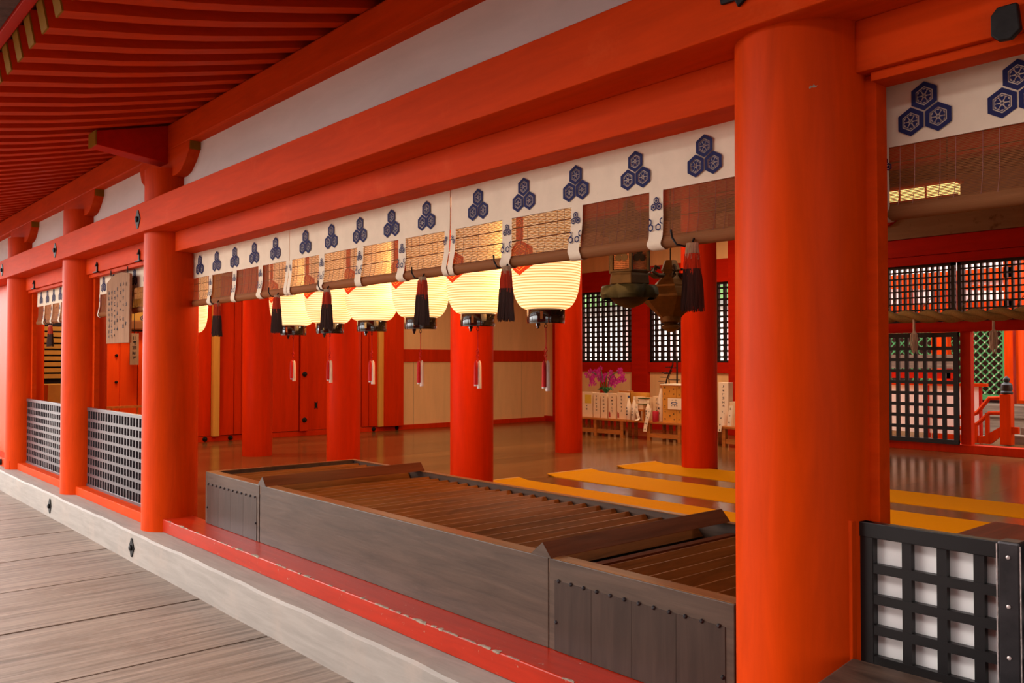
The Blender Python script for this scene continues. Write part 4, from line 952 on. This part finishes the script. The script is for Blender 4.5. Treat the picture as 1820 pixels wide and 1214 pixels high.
strip('long written paper strip hanging over the bench edge', [(-9.25, 10.97, .74), (-9.28, 10.965, .64), (-9.31, 10.96, .54), (-9.335, 10.96, .44), (-9.345, 10.96, .36)], .075)
strip('written paper strip on the right bench, left one', [(-7.83, 10.97, .80), (-7.84, 10.965, .70), (-7.86, 10.96, .60), (-7.88, 10.96, .50), (-7.885, 10.96, .45)], .065)
strip('written paper strip on the right bench, right one', [(-7.68, 10.97, .85), (-7.69, 10.965, .75), (-7.70, 10.96, .65), (-7.71, 10.96, .54)], .07)
cn = 0
rowz = [(BT, .728), (.730, .930), (.932, 1.122)]
for r_i, (za, zb_) in enumerate(rowz):
    for c_i, (xa, xb_) in enumerate(((-9.05, -8.77), (-8.765, -8.45))):
        t_ = thing('carton', '%s carton of the %s column, beside the tall wrapped bottle' % (['bottom', 'middle', 'top'][r_i], ['left', 'right'][c_i]) if c_i == 0 else '%s carton of the right-hand stack column, partly hidden by the column' % ['bottom', 'middle', 'top'][r_i], 'carton', ((xa+xb_)/2, 11.2, za), 'stacked cartons')
        obj('box_body', B((xa, xb_, 11.05, 11.35, za, zb_)), 'carton', t_, bevel=.002)
        bm = bmesh.new(); rnd = random.Random(r_i*5+c_i); glyphs(bm, [(xa+.05, zb_-.03), (xa+.05, za+.05), (xa+.15, (za+zb_)/2), (xa+.23, (za+zb_)/2+.04), (xa+.23, za+.05)], lambda u, v: (u, 11.048, v), rnd, .035); obj('writing', bm, 'ink', t_)
wthing('tray_lid', 'white patterned lid on top of the stacked cartons', 'lid', B((-9.08, -8.44, 11.03, 11.38, 1.124, 1.145)), 'paper_white')
t_ = thing('paper_sign', 'cream paper sign with an oval blue mark on the cartons', 'sign', (-8.80, 11.04, .75)); obj('paper', B((-8.93, -8.62, 11.035, 11.04, .74, .92)), 'paper_white', t_)
bm = bmesh.new(); N_ = 20
ring_poly(bm, [(-8.80+.065*math.sin(2*PI*k/N_), .84+.022*math.cos(2*PI*k/N_)) for k in range(N_)], [(-8.80+.045*math.sin(2*PI*k/N_), .84+.012*math.cos(2*PI*k/N_)) for k in range(N_)], 11.033); obj('oval_mark', bm, 'print_blue', t_)
bm = bmesh.new(); glyphs(bm, [(-8.84, .89), (-8.77, .89), (-8.85, .80), (-8.80, .80), (-8.75, .80)], lambda u, v: (u, 11.033, v), random.Random(2), .025); obj('writing', bm, 'ink', t_)
gift('wooden tray box behind the pale gift boxes', -10.22, -9.99, 1.00, 11.30, .12, m='bench_wood', marks=False)
gift('second wooden tray box, partly behind the bottles', -9.98, -9.62, .975, 11.33, .08, m='carton', marks=False, z0=BT)
gift('tall white box behind the right-hand column', -8.0, -7.82, 1.19, 11.1, .12, m='paper_white')
gift('white topped gift boxes on the right bench', -7.80, -7.55, .90, 11.1, .12, m='paper_box')
# orchid
t_ = thing('potted_orchid', 'magenta orchid with glossy leaves in cellophane behind the gift boxes', 'plant', (-10.55, 11.3, BT))
bm = bmesh.new(); lathe(bm, [(.08, BT), (.10, BT+.12), (.12, BT+.42)], -10.55, 11.32, 16); obj('pot', bm, 'cellophane', t_, smooth=True)
rnd = random.Random(5); bm = bmesh.new(); bs = bmesh.new()
for s_ in range(4):
    x0_ = -10.55; tip = (-10.85+.20*s_, 11.25+.05*s_, 1.33+.05*(s_ % 2)); tube(bs, [(x0_, 11.3, .95), ((x0_+tip[0])/2, 11.28, 1.25), tip], .006)
    for k in range(15):
        px_, py_, pz_ = tip[0]+rnd.uniform(-.09, .09), tip[1]+rnd.uniform(-.05, .05), tip[2]-rnd.uniform(0, .24)
        for g in range(5):
            a = 2*PI*g/5+rnd.random(); bm.faces.new([bm.verts.new((px_+q*math.cos(a+d), py_-.02*q*10*.2, pz_+q*math.sin(a+d))) for q, d in ((.004, 0), (.042, -.5), (.056, 0), (.042, .5))])
obj('flowers', bm, 'petal', t_); obj('stems', bs, 'leaf', t_)
bm = bmesh.new()
for k in range(9):
    a = 2*PI*k/9; c_, s_ = math.cos(a), math.sin(a); L = rnd.uniform(.16, .24)
    pts = [(-10.52, 11.3, .93), (-10.52+L*.5*c_, 11.28+L*.3*s_, 1.05), (-10.52+L*c_, 11.26+L*.5*s_, .99)]
    P = [Vector(p) for p in pts]; sd = Vector((-s_, c_*.5, .3)).normalized()*.028
    a_ = [bm.verts.new(P[0]), bm.verts.new(P[1]-sd), bm.verts.new(P[2]), bm.verts.new(P[1]+sd)]; bm.faces.new(a_)
obj('leaves', bm, 'leaf', t_)
# black candle stand
t_ = thing('candle_stand', 'thin black iron branching candle stand before the lattice window', 'candle stand', (-9.30, 11.6, ZF))
bm = bmesh.new(); tube(bm, [(-9.19, 11.6, ZF), (-9.19, 11.6, 1.60)], .014); tube(bm, [(-9.44, 11.6, 1.1), (-9.40, 11.6, 1.22), (-9.28, 11.6, 1.45), (-9.26, 11.6, 1.56)], .012); tube(bm, [(-9.35, 11.6, 1.12), (-9.37, 11.6, 1.22), (-9.30, 11.6, 1.36)], .008)
box(bm, -9.36, -9.02, 11.53, 11.75, ZF, ZF+.02); obj('stem', bm, 'lattice_black', t_)
bm = bmesh.new()
for x, z in ((-9.10, 1.17), (-9.07, 1.14), (-9.06, 1.24), (-8.98, 1.30), (-9.02, 1.32), (-8.95, 1.41), (-8.84, 1.40), (-8.88, 1.20), (-8.78, 1.20)): box(bm, x-.42-.045, x-.42+.045, 11.57, 11.63, z-.006, z+.006)
obj('candle_trays', bm, 'lattice_black', t_)

# ------------------------------------------------------------------ outside behind the hall
struct('floor', B((-40, 12, 13.4, 40, -.1, .10)), 'ground')
struct('floor', B((-8.5, 4, 13.35, 16.2, .10, ZF-.01)), 'hall_floor')
bx = -40.0; YB = 20.0
t_ = thing('corridor_building', 'vermilion and white corridor building across the rear court', 'building', (-14, YB, .1))
obj('white_wall', B((-12.6, 8, YB+.1, YB+.2, .6, 4.4)), 'white_panel', t_)
obj('rail_beam', B((-12.6, 8, YB, YB+.12, .45, .75), (-12.6, 8, YB, YB+.12, 1.75, 2.0), (-12.6, 8, YB-.05, YB+.12, 3.0, 3.25), (-12.6, 8, YB-.1, YB+.12, 4.3, 4.7)), 'vermilion_beam', t_)
for k in range(9): obj('post', B((-12.6+1.9*k, -12.3+1.9*k, YB-.1, YB+.15, .1, 4.6)), 'vermilion_post', t_)
obj('roof', B((-12.9, 9, YB-.6, YB+3, 5.2, 5.5)), 'grey_roof', t_)
t_ = thing('corridor_building', 'pale sunlit building glimpsed through the bright lattice windows', 'building', (-22, 24, .1))
obj('white_wall', B((-40, -10, 24, 24.2, .1, 3.3)), 'white_panel', t_)
obj('low_wall', B((-40, -10, 23.9, 24, .1, 1.25)), 'pale_pink', t_)
obj('roof', B((-41, -9, 23.4, 26, 3.3, 3.5)), 'grey_roof', t_)
obj('post', B(*[(-39+2.2*k, -38.8+2.2*k, 23.85, 24, .1, 3.3) for k in range(13)]), 'pale_pink', t_)
t_ = thing('hedge', 'pale green hedge glimpsed above the far building', 'hedge', (-22, 30, .1))
bm = bmesh.new(); rnd = random.Random(8)
for k in range(60):
    x = -42+.6*k+rnd.uniform(-.2, .2); lathe(bm, [(.3, .1), (.9, 2.2), (1.1, 3.6), (.8, 4.9+rnd.uniform(0, .6)), (.2, 5.6)], x, 30+rnd.uniform(-.5, .5), 9)
obj('foliage', bm, 'hedge_green', t_)
# rear veranda: railing, steps, green lattice, sunlit pillar
t_ = thing('white_screen', 'white panelled screen with red trim beyond the rear opening', 'screen', (-6.3, 15.0, ZF))
obj('panel', B((-9.2, -5.72, 15.0, 15.03, .30, 1.10)), 'white_panel', t_); obj('top_rail', B((-9.2, -5.60, 14.97, 15.06, 1.10, 1.15)), 'vermilion_beam', t_)
obj('frame', B((-5.72, -5.69, 14.98, 15.05, ZF, 1.10), (-6.55, -6.52, 14.98, 15.05, ZF, 1.1)), 'vermilion_deep', t_)
t_ = thing('stair_railing', 'curved vermilion stair railing with black capped newel post', 'railing', (-5.4, 14.6, ZF))
bm = bmesh.new()
for (za, zb_) in ((.60, .93), (.42, .70)):
    tube(bm, [(-6.3, 14.6, za), (-5.75, 14.6, za+.02), (-5.60, 14.6, za+.10), (-5.42, 14.6, zb_), (-5.18, 14.6, zb_+.01)], .032, 8)
obj('handrails', bm, 'vermilion_post', t_, smooth=True)
for x, h in ((-5.80, .46), (-5.62, .50), (-5.45, .70), (-6.1, .46)): obj('baluster', B((x-.025, x+.025, 14.57, 14.63, ZF, h)), 'vermilion_post', t_)
bm = bmesh.new(); prism(bm, [(-6.3, 14.58, ZF), (-6.3, 14.58, .33), (-5.5, 14.58, .33), (-5.25, 14.58, .50), (-5.0, 14.58, .50), (-5.0, 14.58, .40), (-5.22, 14.58, .38), (-5.4, 14.58, ZF)], (0, .06, 0)); obj('stringer', bm, 'vermilion_post', t_)
nw = obj('newel_post', B((-5.26, -5.10, 14.56, 14.72, ZF, 1.0)), 'vermilion_post', t_, bevel=.01)
bm = bmesh.new(); lathe(bm, [(.085, 1.0), (.09, 1.03), (.075, 1.05), (.085, 1.08), (.08, 1.15), (.05, 1.18), (.035, 1.19), (.05, 1.22), (.045, 1.245), (.01, 1.28)], -5.18, 14.64, 20); obj('cap_finial', bm, 'clad_metal', nw, smooth=True)
t_ = thing('wooden_steps', 'dark wooden steps rising beyond the rear opening', 'steps', (-4.4, 15.2, ZF))
for k in range(3): obj('step', B((-5.3+.12*k, -3.0, 14.9+.3*k, 15.2+.3*k, ZF-.01, .34+.11*k)), 'weathered_wood', t_)
t_ = thing('green_lattice', 'green diagonal lattice with pale studs beyond the rear opening', 'lattice', (-6.8, 18.0, .8))
bm = bmesh.new(); bs = bmesh.new(); X_0, X_1, Z_0, Z_1 = -9.6, -6.42, .85, 2.42
p_ = .115
def clipdiag(c, s_):
    # line z = s*x + c inside the rectangle
    xs_ = sorted([X_0, X_1]); za, zb_ = s_*X_0+c, s_*X_1+c; pts = []
    for x in xs_:
        z = s_*x+c
        if Z_0 <= z <= Z_1: pts.append((x, z))
    for z in (Z_0, Z_1):
        x = (z-c)/s_
        if X_0 < x < X_1: pts.append((x, z))
    return sorted(pts)[:1]+sorted(pts)[-1:] if len(pts) >= 2 else None
for s_ in (1.0, -1.0):
    k = -200
    while k < 200:
        c = k*p_*1.414; k += 1; q = clipdiag(c, s_)
        if q and abs(q[0][0]-q[1][0]) > .02:
            (xa, za), (xb_, zb_) = q; w_ = .018
            prism(bm, [(xa, 18-.01*s_, za-w_), (xb_, 18-.01*s_, zb_-w_), (xb_, 18-.01*s_, zb_+w_), (xa, 18-.01*s_, za+w_)], (0, .015, 0))
obj('laths', bm, 'green_paint', t_)
bm = bmesh.new(); nst = 0
for i in range(-20, 60):
    for j in range(-20, 60):
        c1, c2 = i*p_*1.414, j*p_*1.414; x = (c2-c1)/2; z = x+c1
        if -7.3 < x < X_1-.03 and Z_0 < z < 2.4: box(bm, x-.014, x+.014, 17.975, 17.985, z-.014, z+.014)
if len(bm.verts) == 0:
    for i in range(-300, 300):
        for j in range(-300, 300):
            c1, c2 = i*p_*1.414, j*p_*1.414; x = (c2-c1)/2; z = x+c1
            if -7.3 < x < X_1-.03 and Z_0 < z < 2.4: box(bm, x-.014, x+.014, 17.975, 17.985, z-.014, z+.014)
obj('studs', bm, 'pale_stud', t_)
obj('frame', B((X_1, X_1+.07, 17.96, 18.06, .78, 2.42), (X_0, X_1+.07, 17.96, 18.06, .76, .86)), 'green_paint', t_)
obj('dark_backing', B((X_0, X_1, 18.5, 18.55, .4, 2.42)), 'brown_board', t_)
wthing('veranda_rail', 'red rail with a pale board above it, seen through the black screen', 'rail', B((-9.6, -6.5, 16.0, 16.1, 1.20, 1.36), (-9.6, -6.5, 16.02, 16.08, 1.40, 1.62), (-9.5, -9.35, 16.0, 16.1, .1, 1.62), (-6.7, -6.58, 16.0, 16.1, .1, 1.62)), 'vermilion_deep')
wthing('veranda_board', 'pale weathered board behind the black screen', 'board', B((-9.6, -6.5, 15.95, 15.999, 1.38, 1.63), (-8.1, -8.0, 15.95, 15.999, .1, 1.38)), 'weathered_wood')
for x_, lb in ((-8.75, 'orange veranda post glimpsed left through the black screen'), (-7.52, 'orange veranda post glimpsed right through the black screen')):
    wthing('veranda_post', lb, 'post', B((x_, x_+.30, 17.42, 17.6, .1, 3.2)), 'vermilion_post')
wthing('rear_pillar', 'bright orange pillar beyond the green lattice at the right edge', 'pillar', (lambda b_: (lathe(b_, [(.26, .78), (.26, 4.2)], -5.85, 17.9, 32), box(b_, -6.35, -6.2, 17.85, 18.0, .70, 4.2), b_)[2])(bmesh.new()), 'vermilion_post', smooth=True)
wthing('rear_beam', 'orange beam above the green lattice, seen through the black lattice', 'beam', B((-10, 0, 17.85, 18.15, 2.43, 2.66), (-10, 0, 17.85, 18.15, 3.10, 3.3), *[(q, q+.16, 17.86, 18.1, 2.66, 3.1) for q in (-9.2, -8.3, -7.4, -6.2, -5.2)]), 'vermilion_beam')
wthing('upper_panel', 'white panel between orange beams, seen through the transom lattice', 'panel', B((-10, 0, 18.02, 18.06, 2.66, 3.10), (-10, 0, 18.02, 18.06, 3.3, 4.2)), 'white_panel')
wthing('rear_sill', 'grey weathered timber sill under the bright orange pillar', 'sill', B((-9.6, 0, 17.55, 18.2, .45, .70), (-9.6, 0, 17.6, 18.2, .1, .45)), 'weathered_wood', bevel=.02)
for i, z in enumerate((2.3, 2.75)):
    bm = bmesh.new(); prism(bm, [(-10, 16.2+i, z+.35), (-4, 16.2+i, z-.1), (-4, 16.2+i, z), (-10, 16.2+i, z+.45)], (0, .1, 0))
    wthing('sloping_beam', ['lower sloping orange beam glimpsed through the black lattice', 'upper sloping orange beam glimpsed through the black lattice'][i], 'beam', bm, 'vermilion_beam')

# ------------------------------------------------------------------ unseen corridor added behind the camera to shade the near side
struct('ceiling', B((-5.2, 6, -7, -1.0, 3.35, 3.45)), 'sheathing')  # added out-of-view roof, holds sky light off the near deck
struct('wall_blocker', B((-4.6, 6, -6.1, -6.0, 0, 3.35)), 'vermilion_deep')
for x in (-4.4, -1.4, 1.6, 4.6):
    bm = bmesh.new(); lathe(bm, [(.2, 0), (.2, 3.35)], x, -5.6, 32); wthing('shade_column', 'vermilion column of the added shading corridor, unseen behind the viewer', 'column', bm, 'vermilion_post', smooth=True)
